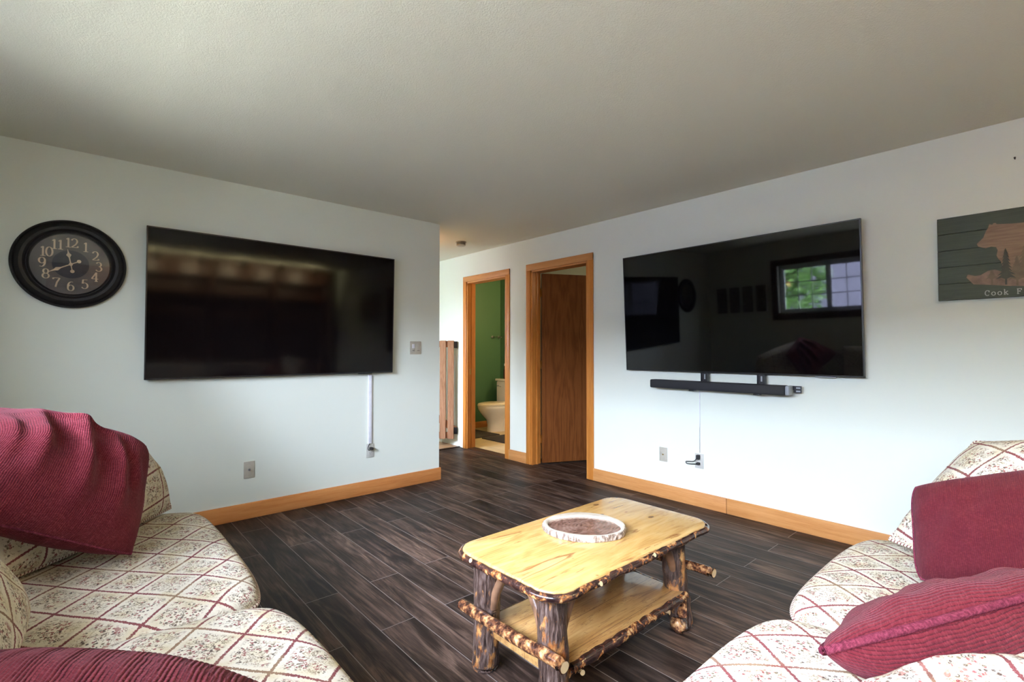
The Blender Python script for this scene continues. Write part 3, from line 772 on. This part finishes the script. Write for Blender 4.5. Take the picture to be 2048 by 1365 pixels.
bk = BM(); box(bk, .545, .570, -.0498, -.047, .012, .022); box(bk, .545, .570, -.0498, -.047, -.010, .000)
obj('rail_slot', bk, 'greyplastic', sbar, smooth=False)
wc = thing('power_cable', 'thin white cable and looped black cord plugged in under the soundbar', 'cord', (XR, 1.908, .42), -pi/2)
obj('cable', tube(BM(), [(0, -.005, .0), (.001, -.005, .2), (.002, -.005, .4), (.003, -.006, .505)], .0032, 8), 'white', wc)
pc = wc; DZ = -.066; DX = -.006
for zz, ht in ((.030, .020), (-.0195, .011)):
    obj('plug', bx(-.013+DX, .013+DX, -.036, -.0085, zz-ht*.8+DZ, zz+ht+DZ, .005), 'rubber', pc)
obj('cord', tube(BM(), crom([(a_+DX, b_, c_+DZ) for a_, b_, c_ in ((-.008, -.030, .020), (-.030, -.034, -.002), (-.075, -.032, -.010), (-.098, -.028, -.016), (-.092, -.028, -.030), (-.055, -.032, -.027), (-.010, -.032, -.020))], 7), .0034, 8), 'rubber', pc)
nl = thing('nail', 'tiny dark nail above the bear sign near the ceiling', 'nail', (XR, .163, 2.213), -pi/2)
obj('shank', tube(BM(), [(0, -.0005, 0), (0, -.016, .003)], .0022, 8), 'darkhole', nl)
obj('head', tube(BM(), [(0, -.016, .003), (0, -.018, .0035)], .0045, 10), 'darkhole', nl)

# wooden bear sign; local x from its left edge, z from its bottom
SG = thing('wall_sign', 'dark green plank sign with a tan bear and fir trees', 'sign', (XR, .475, 1.492), -pi/2)
pb = BM(); SW, SH = .76, .463
for k in range(5):
    z0 = SH*k/5; box(pb, 0, SW, -.020, -.001, z0+.0006, z0+SH/5-.0006, .0012, 1)
obj('plank_board', pb, 'signgreen', SG)
BEAR = [(0.162, 0.297), (0.168, 0.281), (0.196, 0.269), (0.218, 0.274), (0.236, 0.269), (0.242, 0.251), (0.237, 0.224), (0.244, 0.204), (0.253, 0.192), (0.262, 0.145), (0.25, 0.085), (0.31, 0.078), (0.325, 0.15), (0.345, 0.19), (0.44, 0.185), (0.5, 0.2), (0.505, 0.14), (0.49, 0.085), (0.56, 0.08), (0.58, 0.17), (0.61, 0.21), (0.62, 0.28), (0.6, 0.335), (0.54, 0.366), (0.44, 0.362), (0.37, 0.378), (0.3, 0.382), (0.241, 0.39), (0.236, 0.397), (0.229, 0.398), (0.223, 0.39), (0.212, 0.395), (0.208, 0.378), (0.198, 0.359), (0.188, 0.327)]
def flat(name, poly, d, mat, parent=SG):
    return obj(name, prism(BM(), poly, -.0198, -.0204-d-.0006), mat, parent, smooth=False)
flat('bear_silhouette', BEAR, 0, 'signtan')
GROUND = [(0.118, 0.12), (0.124, 0.136), (0.153, 0.125), (0.175, 0.127), (0.204, 0.147), (0.229, 0.15), (0.288, 0.122), (0.334, 0.098), (0.42, 0.105), (0.52, 0.12), (0.6, 0.13), (0.66, 0.11), (0.66, 0.066), (0.5, 0.056), (0.335, 0.053), (0.284, 0.058), (0.209, 0.071), (0.146, 0.08)]
flat('ground_strip', GROUND, .0004, 'signpink')
def fir(cx, base, top, half, seed):
    rnd_ = random.Random(seed); n = 9; Lp, Rp = [], []
    for i in range(n):
        f = i/n; z = top-(top-base-.03)*(i+.9)/n; w_ = half*(.12+.88*f)*rnd_.uniform(.8, 1.15)
        zi = z+.010; wi = w_*.45
        Rp += [(cx+w_, z), (cx+wi, zi-.004)]; Lp += [(cx-w_*rnd_.uniform(.8,1.1), z), (cx-wi, zi-.004)]
    poly = [(cx, top)]+Rp+[(cx+.004, base+.03), (cx+.004, base), (cx-.004, base), (cx-.004, base+.03)]+Lp[::-1]
    return poly
for i, (cx, base, top, half, m) in enumerate([(0.345, 0.062, 0.285, 0.065, 'signfir2'), (0.312, 0.058, 0.215, 0.045, 'signfir2'), (0.271, 0.066, 0.258, 0.042, 'signfir'), (0.218, 0.07, 0.15, 0.028, 'signfir2'), (0.45, 0.064, 0.25, 0.05, 'signfir'), (0.53, 0.066, 0.22, 0.04, 'signfir2')]):
    flat('fir_tree', fir(cx, base, top, half, i+21), .0010+.0004*i, m)
GL = {'C': ([ell(.34, .5, .30, .48, 45, 315, 20), [(.58, .64), (.58, .96)]], .78),
      'o': ([ell(.30, .34, .25, .32, 0, 360, 22)], .74),
      'k': ([[(.12, 0), (.12, 1.02)], [(.02, 1.0), (.14, 1.0)], [(.02, .04), (.26, .04)], [(.12, .28), (.46, .62)], [(.26, .40), (.50, .04)], [(.38, .64), (.58, .64)], [(.38, .04), (.62, .04)]], .74),
      'F': ([[(.16, 0), (.16, .96)], [(.04, .95), (.62, .95)], [(.62, .97), (.62, .70)], [(.16, .50), (.46, .50)], [(.44, .38), (.44, .62)], [(.04, .04), (.34, .04)]], .8), ' ': ([], .75)}
ox, S = .190, .028
for word in ('Cook ', 'F'):
    tx = BM()
    for c in word:
        for q_, pth in enumerate(GL[c][0]): stroke(tx, pth, S, ox, .014, -.0204, -.0214-.0001*q_, .14, .12)
        ox += GL[c][1]*S*1.13
    obj('lettering', tx, 'signtext', SG, smooth=False)

# ================================================================== HALL, BATHROOM
sd = thing('smoke_detector', 'small round smoke detector on the hall ceiling', 'smoke detector', (3.175, 4.426, H))
obj('mount_ring', lathe(BM(), [(0, -.001), (.058, -.001), (.058, -.012), (0, -.012)], 32), 'ivory', sd)
obj('vent_band', lathe(BM(), [(0, -.012), (.048, -.012), (.046, -.034), (0, -.034)], 32), 'darkhole', sd)
vb = BM()
for z in (-.019, -.027): lathe(vb, [(.049, z+.002), (.052, z), (.049, z-.002)], 32)
obj('vent_rib', vb, 'ivory', sd)
obj('detector_cap', lathe(BM(), [(0, -.034), (.050, -.034), (.050, -.042), (.040, -.050), (0, -.051)], 32), 'ivory', sd)

ga = thing('safety_gate', 'pale pine slat gate hung beside the bathroom doorway', 'gate', (3.615, 5.165, 0), radians(135))
sw2, gp = .076, .026
for k in range(8):
    a = .012+k*(sw2+gp); obj('slat', bx(a, a+sw2, 0, .019, .100, 1.345, .002, 1), 'gate', ga)
GW = .012+8*(sw2+gp)-gp
for z in (1.262, .105):
    obj('rail', bx(.012, GW, -.022, -.001, z, z+.078, .002, 1), 'gate', ga)
br_ = BM(); box(br_, -.05, .92, -.021, -.001, -.040, .040)
bmesh.ops.transform(br_, matrix=Matrix.Translation((.03, 0, .235)) @ Matrix.Rotation(radians(-33), 4, 'Y'), verts=br_.verts)
obj('brace', br_, 'gate', ga)
for z in (1.25, .16): obj('hinge', bx(-.028, .022, -.030, .006, z, z+.085, .003), 'black', ga)

# toilet facing -x, local x along its length (front at negative x)
TO = thing('toilet', 'almond toilet standing in the green bathroom', 'toilet', (5.02, 5.75, .006))
def egg(cx, a, b, z, n=36, back=.8):
    out = []
    for k in range(n):
        t_ = 2*pi*k/n; x_ = cos(t_); rx = a if x_ < 0 else a*back
        out.append((cx+rx*x_, b*sin(t_)*(1-.10*(x_ < 0)*abs(x_)), z))
    return out
obj('bowl', loft(BM(), [egg(-.20, .20, .105, 0), egg(-.20, .20, .105, .02), egg(-.21, .185, .095, .10), egg(-.22, .19, .105, .18), egg(-.25, .25, .155, .27), egg(-.27, .285, .178, .345), egg(-.275, .29, .182, .385), egg(-.275, .285, .178, .392)]), 'porcelain', TO)
obj('trap_foot', bx(-.18, .02, -.10, .10, 0, .36, .04, 4), 'porcelain', TO)
st_ = obj('seat', loft(BM(), [egg(-.275, .290, .184, .394), egg(-.275, .295, .188, .402), egg(-.275, .292, .186, .410)]), 'seatwhite', TO)
obj('lid', loft(BM(), [egg(-.272, .288, .183, .411), egg(-.272, .290, .186, .420), egg(-.272, .278, .174, .430), egg(-.272, .20, .12, .434)]), 'seatwhite', TO)
obj('tank', bx(-.05, .16, -.225, .225, .375, .735, .025, 4), 'porcelain', TO)
obj('tank_lid', bx(-.062, .168, -.238, .238, .737, .772, .010, 3), 'porcelain', TO)
fl_ = tube(BM(), [(-.050, .165, .665), (-.075, .165, .665)], .010, 12); tube(fl_, [(-.070, .175, .667), (-.072, .09, .655)], [.007, .005], 10)
obj('flush_lever', fl_, 'steel', TO)
BO = thing('soap_bottle', 'slim brown bottle with a white cap on the toilet tank', 'bottle', (5.06, 5.865, .779))
obj('bottle_body', lathe(BM(), [(0, .001), (.024, .001), (.026, .01), (.026, .13), (.012, .16), (.012, .20), (0, .20)], 24), 'darkwood', BO)
obj('cap', lathe(BM(), [(0, .20), (.015, .20), (.015, .235), (0, .238)], 20), 'white', BO)
tag(obj('bath_mat', bx(4.06, 4.58, 5.42, 6.06, .0065, .020, .005), 'mat'), 'dark bath mat beside the toilet by the green wall', 'mat')
tag(obj('bath_mat', bx(4.20, 4.72, 4.62, 5.36, .0065, .020, .005), 'mat'), 'dark bath mat nearer the bathroom doorway', 'mat')
TR = thing('towel_bar', 'small metal towel arm high on the green wall above the toilet', 'towel bar', (5.12, 6.18, 1.44))
for xx in (-.06, .07):
    obj('post', tube(BM(), [(xx, -.001, 0), (xx, -.010, 0), (xx, -.012, 0), (xx, -.07, 0)], [.022, .022, .009, .009], 14), 'steel', TR)
obj('bar', tube(BM(), [(-.09, -.062, 0), (.09, -.062, 0)], .008, 12), 'steel', TR)
VL = thing('vanity_light', 'brass vanity light on the side wall of the green bathroom', 'light fixture', (5.23, 4.75, 1.92), -pi/2)
obj('back_plate', bx(-.12, .12, -.022, -.001, -.05, .05, .006), 'brass', VL)
t = NT('frosted_bulb'); t.out(C4(1, .8, .55), .4); t.b.inputs['Emission Color'].default_value = (1, .62, .28, 1); t.b.inputs['Emission Strength'].default_value = 18; M['bulb'] = t.m
sb = BM(); bmesh.ops.create_uvsphere(sb, u_segments=20, v_segments=12, radius=.055, matrix=Matrix.Translation((0, -.115, .02)))
obj('glass_globe', sb, 'bulb', VL)
obj('stem', tube(BM(), [(0, -.02, .02), (0, -.066, .02)], .012, 12), 'brass', VL)
lamp('vanity_lamp', 'POINT', (5.05, 4.75, 1.94), 52, (1, .60, .30), .055)
HL = thing('hall_light', 'flush hall ceiling light round the corner past the switch plate', 'ceiling light', (2.75, 4.62, H))
obj('canopy', lathe(BM(), [(0, -.001), (.12, -.001), (.12, -.02), (0, -.02)], 32), 'brass', HL)
obj('diffuser', lathe(BM(), [(.11, -.02), (.10, -.05), (.06, -.075), (0, -.08)], 32), 'white', HL)
lamp('hall_lamp', 'POINT', (2.75, 4.62, 2.22), 2.2, (1, .50, .28), .08)
# unseen ceiling light added to brighten the room behind the open door
CL = thing('added_ceiling_light', 'round ceiling light added to brighten the room behind the oak door', 'ceiling light', (5.3, 2.2, H))
obj('canopy', lathe(BM(), [(0, -.001), (.14, -.001), (.14, -.02), (0, -.02)], 32), 'brass', CL)
obj('diffuser', lathe(BM(), [(.13, -.02), (.12, -.06), (.07, -.09), (0, -.10)], 32), 'white', CL)
lamp('room_fill_lamp', 'POINT', (5.3, 2.2, 2.15), 9, (1, .78, .52), .08)

# ================================================================== COFFEE TABLE
CT = thing('coffee_table', 'rustic log coffee table with a pale wood top and bark edges on the dark floor', 'coffee table', (1.6, 1.30, 0))
TX0, TX1, TY0, TY1, TZ = -.50, .505, -.255, .275, .462
def rrect(x0, x1, y0, y1, r, n=8):
    out = []
    for cx, cy, a0 in ((x1-r, y1-r, 0), (x0+r, y1-r, 90), (x0+r, y0+r, 180), (x1-r, y0+r, 270)):
        for i in range(n+1):
            a = radians(a0+90*i/n); out.append((cx+r*cos(a), cy+r*sin(a)))
    return out
tp = BM()
rr_ = [[(x, y, z) for x, y in rrect(TX0+e, TX1-e, TY0+e, TY1-e, .085-e)] for e, z in ((.006, TZ-.030), (0, TZ-.026), (0, TZ-.005), (.003, TZ-.001), (.007, TZ))]
loft(tp, rr_); obj('tabletop', tp, 'top', CT)
ed = []
for x, y in rrect(TX0-.004, TX1+.004, TY0-.004, TY1+.004, .088, 10): ed.append(Vector((x, y, TZ-.020)))
dense = []
for i in range(len(ed)):
    a, b = ed[i], ed[(i+1) % len(ed)]; m_ = max(1, int((b-a).length/.018))
    for j in range(m_): dense.append(a.lerp(b, j/m_))
dense = [p_ + Vector((noise.noise(p_*9)*.004, noise.noise(p_*9+Vector((5,0,0)))*.004, noise.noise(p_*8+Vector((0,9,0)))*.003)) for p_ in dense]
obj('bark_edge', tube(BM(), dense, .0135, 12, closed=True, wob=.22, seed=2, wscale=40), 'branch', CT)
kn_ = BM()
for (x, y, z) in ((-.506, .145, TZ-.016), (.02, -.262, TZ-.014), (-.30, -.264, TZ-.02)):
    d = Vector((-1, 0, .5)) if x < -.45 else Vector((0, -1, .5))
    obj('branch_stub', tube(BM(), [Vector((x, y, z))-d*.004, Vector((x, y, z))+d*.012], .008, 10), 'cutend', CT)
kn_.free()
legs = [(-.405, .195), (-.405, -.155), (.405, -.145), (.405, .190)]
for k, (x, y) in enumerate(legs):
    bend = .012 if k == 2 else .004
    pts, rad = [], []
    for i in range(27):
        z = .002+(TZ-.034)*i/26
        pts.append((x+bend*sin(z*9+k), y+bend*cos(z*8+k*2), z)); rad.append(.053*(1-.05*sin(z*14+k)) * (.90 if i == 0 else 1)*(1-.12*z/.46))
    lg = obj('leg', tube(BM(), pts, rad, 28, wob=.13, seed=k+1, wscale=22), 'bark', CT)
    # knot on the front right leg
    if k == 2:
        kb = BM(); bmesh.ops.create_icosphere(kb, subdivisions=3, radius=.034, matrix=Matrix.Translation((x-.044, y-.030, .034)))
        for v in kb.verts: v.co += (v.co-Vector((x-.044, y-.030, .034)))*noise.noise(v.co*45)*.35; v.co.z = max(v.co.z, .002)
        obj('root_knot', kb, 'lightbranch', lg)
        kb = tube(BM(), [(x-.030, y-.036, .075), (x-.038, y-.040, .16)], [.026, .020], 16, wob=.2, seed=4, wscale=40); obj('peeled_patch', kb, 'lightbranch', lg)
# shelf with its own bark edges
obj('shelf', bx(-.405, .385, -.185, .215, .128, .174, .004), 'shelf', CT)
for y in (-.190, .220):
    pp = [(x_, y+.004*noise.noise(Vector((x_*8, y, 0)))-.003*(1 if y > 0 else -1), .152) for x_ in [-.37+.76*i/40 for i in range(41)]]
    obj('bark_edge', tube(BM(), pp, .019, 12, wob=.3, seed=int(y*100), wscale=30), 'branch', CT)
obj('bark_edge', tube(BM(), [(.388, -.15+.34*i/20, .160) for i in range(21)], .015, 10, wob=.3, seed=9, wscale=30), 'branch', CT)
for P_ in ([(-.32, -.196, .140), (-.328, -.220, .145)], [(.21, -.196, .150), (.214, -.218, .152)]):
    obj('branch_stub', tube(BM(), P_, .009, 10), 'cutend', CT)
# cross bars outside the legs, and bent braces
for x in (-.478, .474):
    L_ = [(x+.0015*sin(i*.6), -.275+.530*i/24, .252-.014*i/24 + .002*sin(i*.4)) for i in range(25)]
    cb = obj('cross_bar', tube(BM(), L_, .0205, 18, wob=.10, seed=5, wscale=30), 'lightbranch', CT)
    for a, b in ((L_[0], L_[1]), (L_[-1], L_[-2])):
        d = (Vector(a)-Vector(b)).normalized(); obj('cut_end', tube(BM(), [Vector(a)-d*.001, Vector(a)+d*.002], .0175, 16), 'cutend', cb)
def brace(x, y, dx, dy):
    P = crom([(x+dx*.035, y+dy*.035, .235), (x+dx*.060, y+dy*.060, .305), (x+dx*.095, y+dy*.095, .365), (x+dx*.150, y+dy*.150, .425)], 7)
    obj('brace', tube(BM(), P, [.019-.0002*i for i in range(len(P))], 14, wob=.15, seed=int(x*10+y*30), wscale=30), 'tanbranch', CT)
for x, y in legs:
    brace(x, y, 0, -1 if y > 0 else 1); brace(x, y, -1 if x > 0 else 1, 0)
# tray cut from a log
TY = thing('wood_slice_tray', 'round log slice tray with pale bark rim lying on the coffee table', 'tray', (1.605, 1.352, TZ+.001))
def blob(sx, sy, seed, amp=.05, n=96):
    out = []
    for k in range(n):
        a = 2*pi*k/n; r = 1+amp*noise.noise(Vector((cos(a)*1.6+seed, sin(a)*1.6, seed)))
        out.append((sx*r*cos(a), sy*r*sin(a)))
    return out
ta = radians(-48)
def rot2(P, z, k=1.0, jag=0.0, sd=0):
    o_ = []
    for i, (x, y) in enumerate(P):
        f = k*(1+jag*noise.noise(Vector((i*.9, z*60, sd))))
        o_.append((f*(x*cos(ta)-y*sin(ta)), f*(x*sin(ta)+y*cos(ta)), z))
    return o_
OUT = blob(.172, .143, 1.2); INN = blob(.150, .112, 4.4, .07)
INN = [(x, y-.013) for x, y in INN]
obj('bark_rim', loft(BM(), [rot2(OUT, 0, .985), rot2(OUT, .004, 1, .03, 1), rot2(OUT, .011, 1, .035, 2), rot2(OUT, .018, 1, .03, 3), rot2(OUT, .023, .995, .02, 4), rot2(OUT, .0255, .975)], True, False), 'tray_bark', TY)
obj('sapwood_rim', loft(BM(), [rot2(OUT, .0255, .976), rot2(OUT, .0262, .955), rot2(INN, .0260, 1.02), rot2(INN, .024, 1.0), rot2(INN, .018, .985)], False, False), 'tray_sap', TY)
obj('heartwood_base', loft(BM(), [rot2(INN, .010, 1.0), rot2(INN, .0185, .99)]), 'tray_in', TY)

# ================================================================== SOFAS
def sofa(label, loc):
    return thing('sofa', label, 'sofa', loc)
SA = sofa('cream floral lattice sofa along the window wall, below the round clock', (0.0, 1.75, 0))
SB = sofa('cream floral lattice sofa across the coffee table from the clock, under the bear sign', (1.55, 0.1, 0))
def base_box(root, x0, x1, y0, y1, z0, z1, name, uvs=1.0):
    bm = BM(); box(bm, x0, x1, y0, y1, z0, z1, .025, 3)
    uvl = bm.loops.layers.uv.verify()
    for f in bm.faces:
        n = f.normal
        for lp in f.loops:
            c = lp.vert.co
            lp[uvl].uv = (c.x, c.y) if abs(n.z) > .7 else ((c.y, c.z) if abs(n.x) > .7 else (c.x, c.z))
    return obj(name, bm, 'floral', root, w=True)
# left sofa: frame, back, two seat cushions, two back cushions
base_box(SA, -.56, .37, .56, 2.84, .05, .30, 'sofa_frame')
base_box(SA, -.70, -.36, .56, 2.84, .06, .80, 'sofa_back')
for (x, y) in ((.32, .62), (.32, 2.78), (-.62, .62), (-.62, 2.78)):
    obj('foot', bx(x-.03, x+.03, y-.03, y+.03, 0, .06, .004), 'darkwood', SA)
def seat_cushion(root, x0, x1, y0, y1, zc, thick, uvo, **kw):
    o, b = cushion('seat_cushion', [(x0, y0, zc), (x1, y0, zc), (x1, y1, zc), (x0, y1, zc)], thick, 'floral', root, 50, 50, pinch=-.02, p=7, q=.42, round_=.09, uvo=uvo, back=3.2, **kw)
    return o, b
o, b = seat_cushion(SA, -.36, .475, 1.64, 2.86, .415, .095, (0, 0), wr=(.010, 1.6, 1.6, 2))
piping([Vector((q_.x, q_.y, q_.z+.035)) if False else q_ for q_ in b], .006, 'piping', o)
o, b = seat_cushion(SA, -.36, .490, .55, 1.64, .425, .115, (.09, .11), wr=(.010, 1.6, 1.6, 7))
piping(b, .006, 'piping', o)
o, b = cushion('back_cushion', [(-.16, 1.02, .50), (-.10, 1.90, .47), (-.36, 1.96, .88), (-.40, 1.02, .86)], .24, 'floral', SA, 44, 44, pinch=.03, p=3.2, q=.5, wr=(.018, 1.8, 1.8, 3), uvo=(.03, .02), uvrot=.1)
piping(b, .006, 'piping', o)
o, b = cushion('back_cushion', [(-.30, 2.12, .49), (.345, 2.80, .475), (.20, 2.82, .80), (-.38, 2.50, .96)], .26, 'floral', SA, 44, 44, pinch=-.07, p=2.6, q=.55, wr=(.016, 1.8, 1.8, 5), uvo=(.05, .06), uvrot=.5)
piping(b, .006, 'piping', o)
# right sofa
base_box(SB, .62, 2.50, -.42, .50, .05, .30, 'sofa_frame')
base_box(SB, .62, 2.50, -.62, -.34, .06, .80, 'sofa_back')
for (x, y) in ((.68, .44), (2.44, .44), (.68, -.55), (2.44, -.55)):
    obj('foot', bx(x-.03, x+.03, y-.03, y+.03, 0, .06, .004), 'darkwood', SB)
o, b = seat_cushion(SB, 1.56, 2.52, -.36, .590, .415, .095, (.02, .05), wr=(.010, 1.6, 1.6, 11))
piping(b, .006, 'piping', o)
o, b = seat_cushion(SB, .60, 1.56, -.36, .600, .425, .110, (.11, .0), wr=(.010, 1.6, 1.6, 13))
piping(b, .006, 'piping', o)
o, b = cushion('back_cushion', [(2.05, -.05, .50), (2.34, .46, .49), (2.60, .24, .86), (2.45, -.22, .92)], .22, 'floral', SB, 44, 44, pinch=.0, p=2.6, q=.55, wr=(.016, 1.8, 1.8, 15), uvo=(.0, .06), uvrot=.4)
piping(b, .006, 'piping', o)
o, b = cushion('back_cushion', [(1.00, .03, .52), (1.16, .33, .50), (1.58, .06, .535), (1.44, -.24, .56)], .18, 'floral', SB, 44, 44, pinch=.02, p=3.0, q=.5, wr=(.022, 2.2, 2.2, 19), uvo=(.02, .03), uvrot=.3)
piping(b, .006, 'piping', o)

# throw pillows
def pillow(label, cs, thick, uvrot=0.0, **kw):
    c = sum((Vector(v) for v in cs), Vector())/4; c.z = min(v[2] for v in cs)
    mat = kw.pop('mat', 'cord'); wr_ = kw.pop('welt', .004)
    o, b = cushion('throw_pillow', [Vector(v)-c for v in cs], thick, mat, None, uvrot=uvrot, **kw)
    o.location = c; tag(o, label, 'pillow', 'burgundy throw pillows on the sofas')
    obj('welt_seam', tube(BM(), b, wr_, 8, closed=True), 'welt', o, ang=80)
    return o
FOLDS = [(-.55, .8, -.45, -.5, .036, .10), (-.15, .75, .05, -.7, .040, .11), (.30, .55, .50, -.75, .034, .10), (-.80, .55, -.70, -.3, .024, .08), (.62, .4, .72, -.4, .016, .08), (-.6, .80, .3, .55, .020, .08)]
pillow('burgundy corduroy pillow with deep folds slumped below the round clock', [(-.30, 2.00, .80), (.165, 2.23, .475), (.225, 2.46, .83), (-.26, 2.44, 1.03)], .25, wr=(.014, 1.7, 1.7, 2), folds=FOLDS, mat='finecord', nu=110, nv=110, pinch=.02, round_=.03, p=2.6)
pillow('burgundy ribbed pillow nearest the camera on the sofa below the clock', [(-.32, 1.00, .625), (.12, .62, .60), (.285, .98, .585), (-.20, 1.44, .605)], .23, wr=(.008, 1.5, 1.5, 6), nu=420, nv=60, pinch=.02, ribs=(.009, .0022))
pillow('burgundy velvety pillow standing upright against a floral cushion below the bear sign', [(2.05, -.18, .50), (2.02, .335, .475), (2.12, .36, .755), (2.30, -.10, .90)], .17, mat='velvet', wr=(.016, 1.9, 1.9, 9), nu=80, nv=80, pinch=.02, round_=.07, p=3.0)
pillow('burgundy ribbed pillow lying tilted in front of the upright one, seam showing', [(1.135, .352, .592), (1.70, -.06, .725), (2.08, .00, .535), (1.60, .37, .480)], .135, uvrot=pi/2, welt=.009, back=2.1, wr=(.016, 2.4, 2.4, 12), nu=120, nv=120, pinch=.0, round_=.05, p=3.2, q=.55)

# ================================================================== BEHIND THE CAMERA (mirrored in the screens)
for k, (a, b_) in enumerate(((-.30, .66), (.68, 1.59), (1.61, 2.51), (2.53, 3.44))):
    lab = ['first of four', 'second of four', 'third of four', 'last of four'][k]
    B_ = thing('bookcase', 'dark wood bookcase on the back wall, %s in the television mirror' % lab, 'bookcase', ((a+b_)/2, YB, 0), 0, 'bookcases along the back wall')
    h2 = (b_-a)/2
    for s_ in (-1, 1):
        obj('side_panel', bx(min(s_*h2, s_*(h2-.02)), max(s_*h2, s_*(h2-.02)), .002, .32, 0, 2.12), 'darkwood', B_, smooth=False)
    obj('back_panel', bx(-h2+.02, h2-.02, .002, .012, .0, 2.12), 'darkwood', B_, smooth=False)
    for z in (.06, .42, .78, 1.14, 1.50, 1.84): obj('shelf', bx(-h2+.02, h2-.02, .012, .31, z, z+.022), 'darkwood', B_, smooth=False)
    obj('top_panel', bx(-h2, h2, .002, .34, 2.12, 2.16), 'darkwood', B_, smooth=False); obj('valance', bx(-h2, h2, .325, .345, 2.16, 2.40), 'darkwood', B_, smooth=False)
TK = thing('track_light', 'ceiling track light with five heads in front of the bookcases', 'track light', (1.9, -.55, H))
obj('track', bx(-1.2, 1.2, -.018, .018, -.022, -.001, .003), 'black', TK)
for k in range(5):
    xx = -1.08+k*.54
    hd = tube(BM(), [(xx, 0, -.02), (xx, 0, -.08)], .008, 10)
    h_ = obj('lamp_head', tube(hd, [(xx, .03, -.075), (xx, -.035, -.115), (xx, -.08, -.145)], [.028, .034, .045], 18), 'black' if k in (1, 2, 3) else 'shade', TK)
    lamp('track_spot', 'SPOT', (1.9+xx, -.64, H-.16), 215, (1, .88, .52), .03, (radians(-105), 0, 0), radians(140))
for k in range(4):
    y = 3.10+k*.205
    P_ = thing('picture_frame', 'narrow dark picture frame on the wall beside the window', 'picture', (XW, y, 1.60), pi/2, 'four picture frames beside the window')
    fb = BM()
    for (a, b_, c, d) in ((-.075, .075, -.2, -.18), (-.075, .075, .18, .2), (-.075, -.058, -.2, .2), (.058, .075, -.2, .2)): box(fb, a, b_, -.020, -.002, c, d)
    obj('frame', fb, 'black', P_, smooth=False); obj('print', bx(-.058, .058, -.010, -.004, -.18, .18), 'art', P_, smooth=False)

# ================================================================== OUTSIDE THE WINDOW
gb = BM()
prof = [(XW-.14, .70), (-2.2, .70), (-4.5, 0.95), (-8, 1.9), (-13, 3.5), (-13, .0), (XW-.14, .0)]
vsA = [gb.verts.new((x, -9, z)) for x, z in prof]; vsB = [gb.verts.new((x, 16, z)) for x, z in prof]
gb.faces.new(vsA); gb.faces.new(vsB[::-1])
for k in range(len(prof)): gb.faces.new((vsA[k], vsA[(k+1) % len(prof)], vsB[(k+1) % len(prof)], vsB[k]))
struct(obj('ground_outside', gb, 'gravel', smooth=False), 'pale gravel bank rising outside the window')
struct(obj('bounce_slab_outside', bx(-4.6, XW-.13, -8, 15, .70, .86), 'concrete', smooth=False), 'pale unseen slab added below the window to bounce light onto the ceiling')  # unseen reflector added so daylight bounces up to the ceiling
struct(obj('eave_light_blocker', bx(XW-.34, XW-.13, -3, 7, 2.44, 2.54), 'eave_blocker', smooth=False), 'dark unseen eave added above the window to limit its light')  # unseen blocker added to hold back high sky light from the sofas
def shrub(label, c, rx, rz, n, seed):
    rd = random.Random(seed)
    root = thing('garden_shrub', label, 'shrub', c)
    lb = BM()
    for _ in range(n):
        d = Vector((rd.gauss(0,1), rd.gauss(0,1), rd.gauss(0,1))).normalized()*(rd.random()**.4)
        p_ = Vector((d.x*rx, d.y*rx, rz*1.05+d.z*rz)); s_ = rd.uniform(.04, .085)
        a = Vector((rd.uniform(-1,1), rd.uniform(-1,1), rd.uniform(-1,1))).normalized()
        x_, y_ = frame_of(a); x_ *= s_; y_ *= s_*.55
        m0, m1 = p_+y_+a*.01, p_-y_+a*.01
        v_ = [lb.verts.new(q_) for q_ in (p_-x_, m0, p_+x_, m1)]
        lb.faces.new(v_)
    obj('foliage', lb, 'leaf', root, smooth=False)
    obj('trunk', tube(BM(), [(0, 0, -.05), (.05, .03, rz*.8), (0, .05, rz*1.3)], [.06, .045, .02], 8), 'trunk', root)
shrub('leafy green shrub close outside the window', (-3.6, 3.72, .86), .78, 1.2, 3000, 3)
shrub('leafy green shrub outside, further from the window', (-5.2, 6.2, 1.2), 1.3, 1.2, 2600, 5)
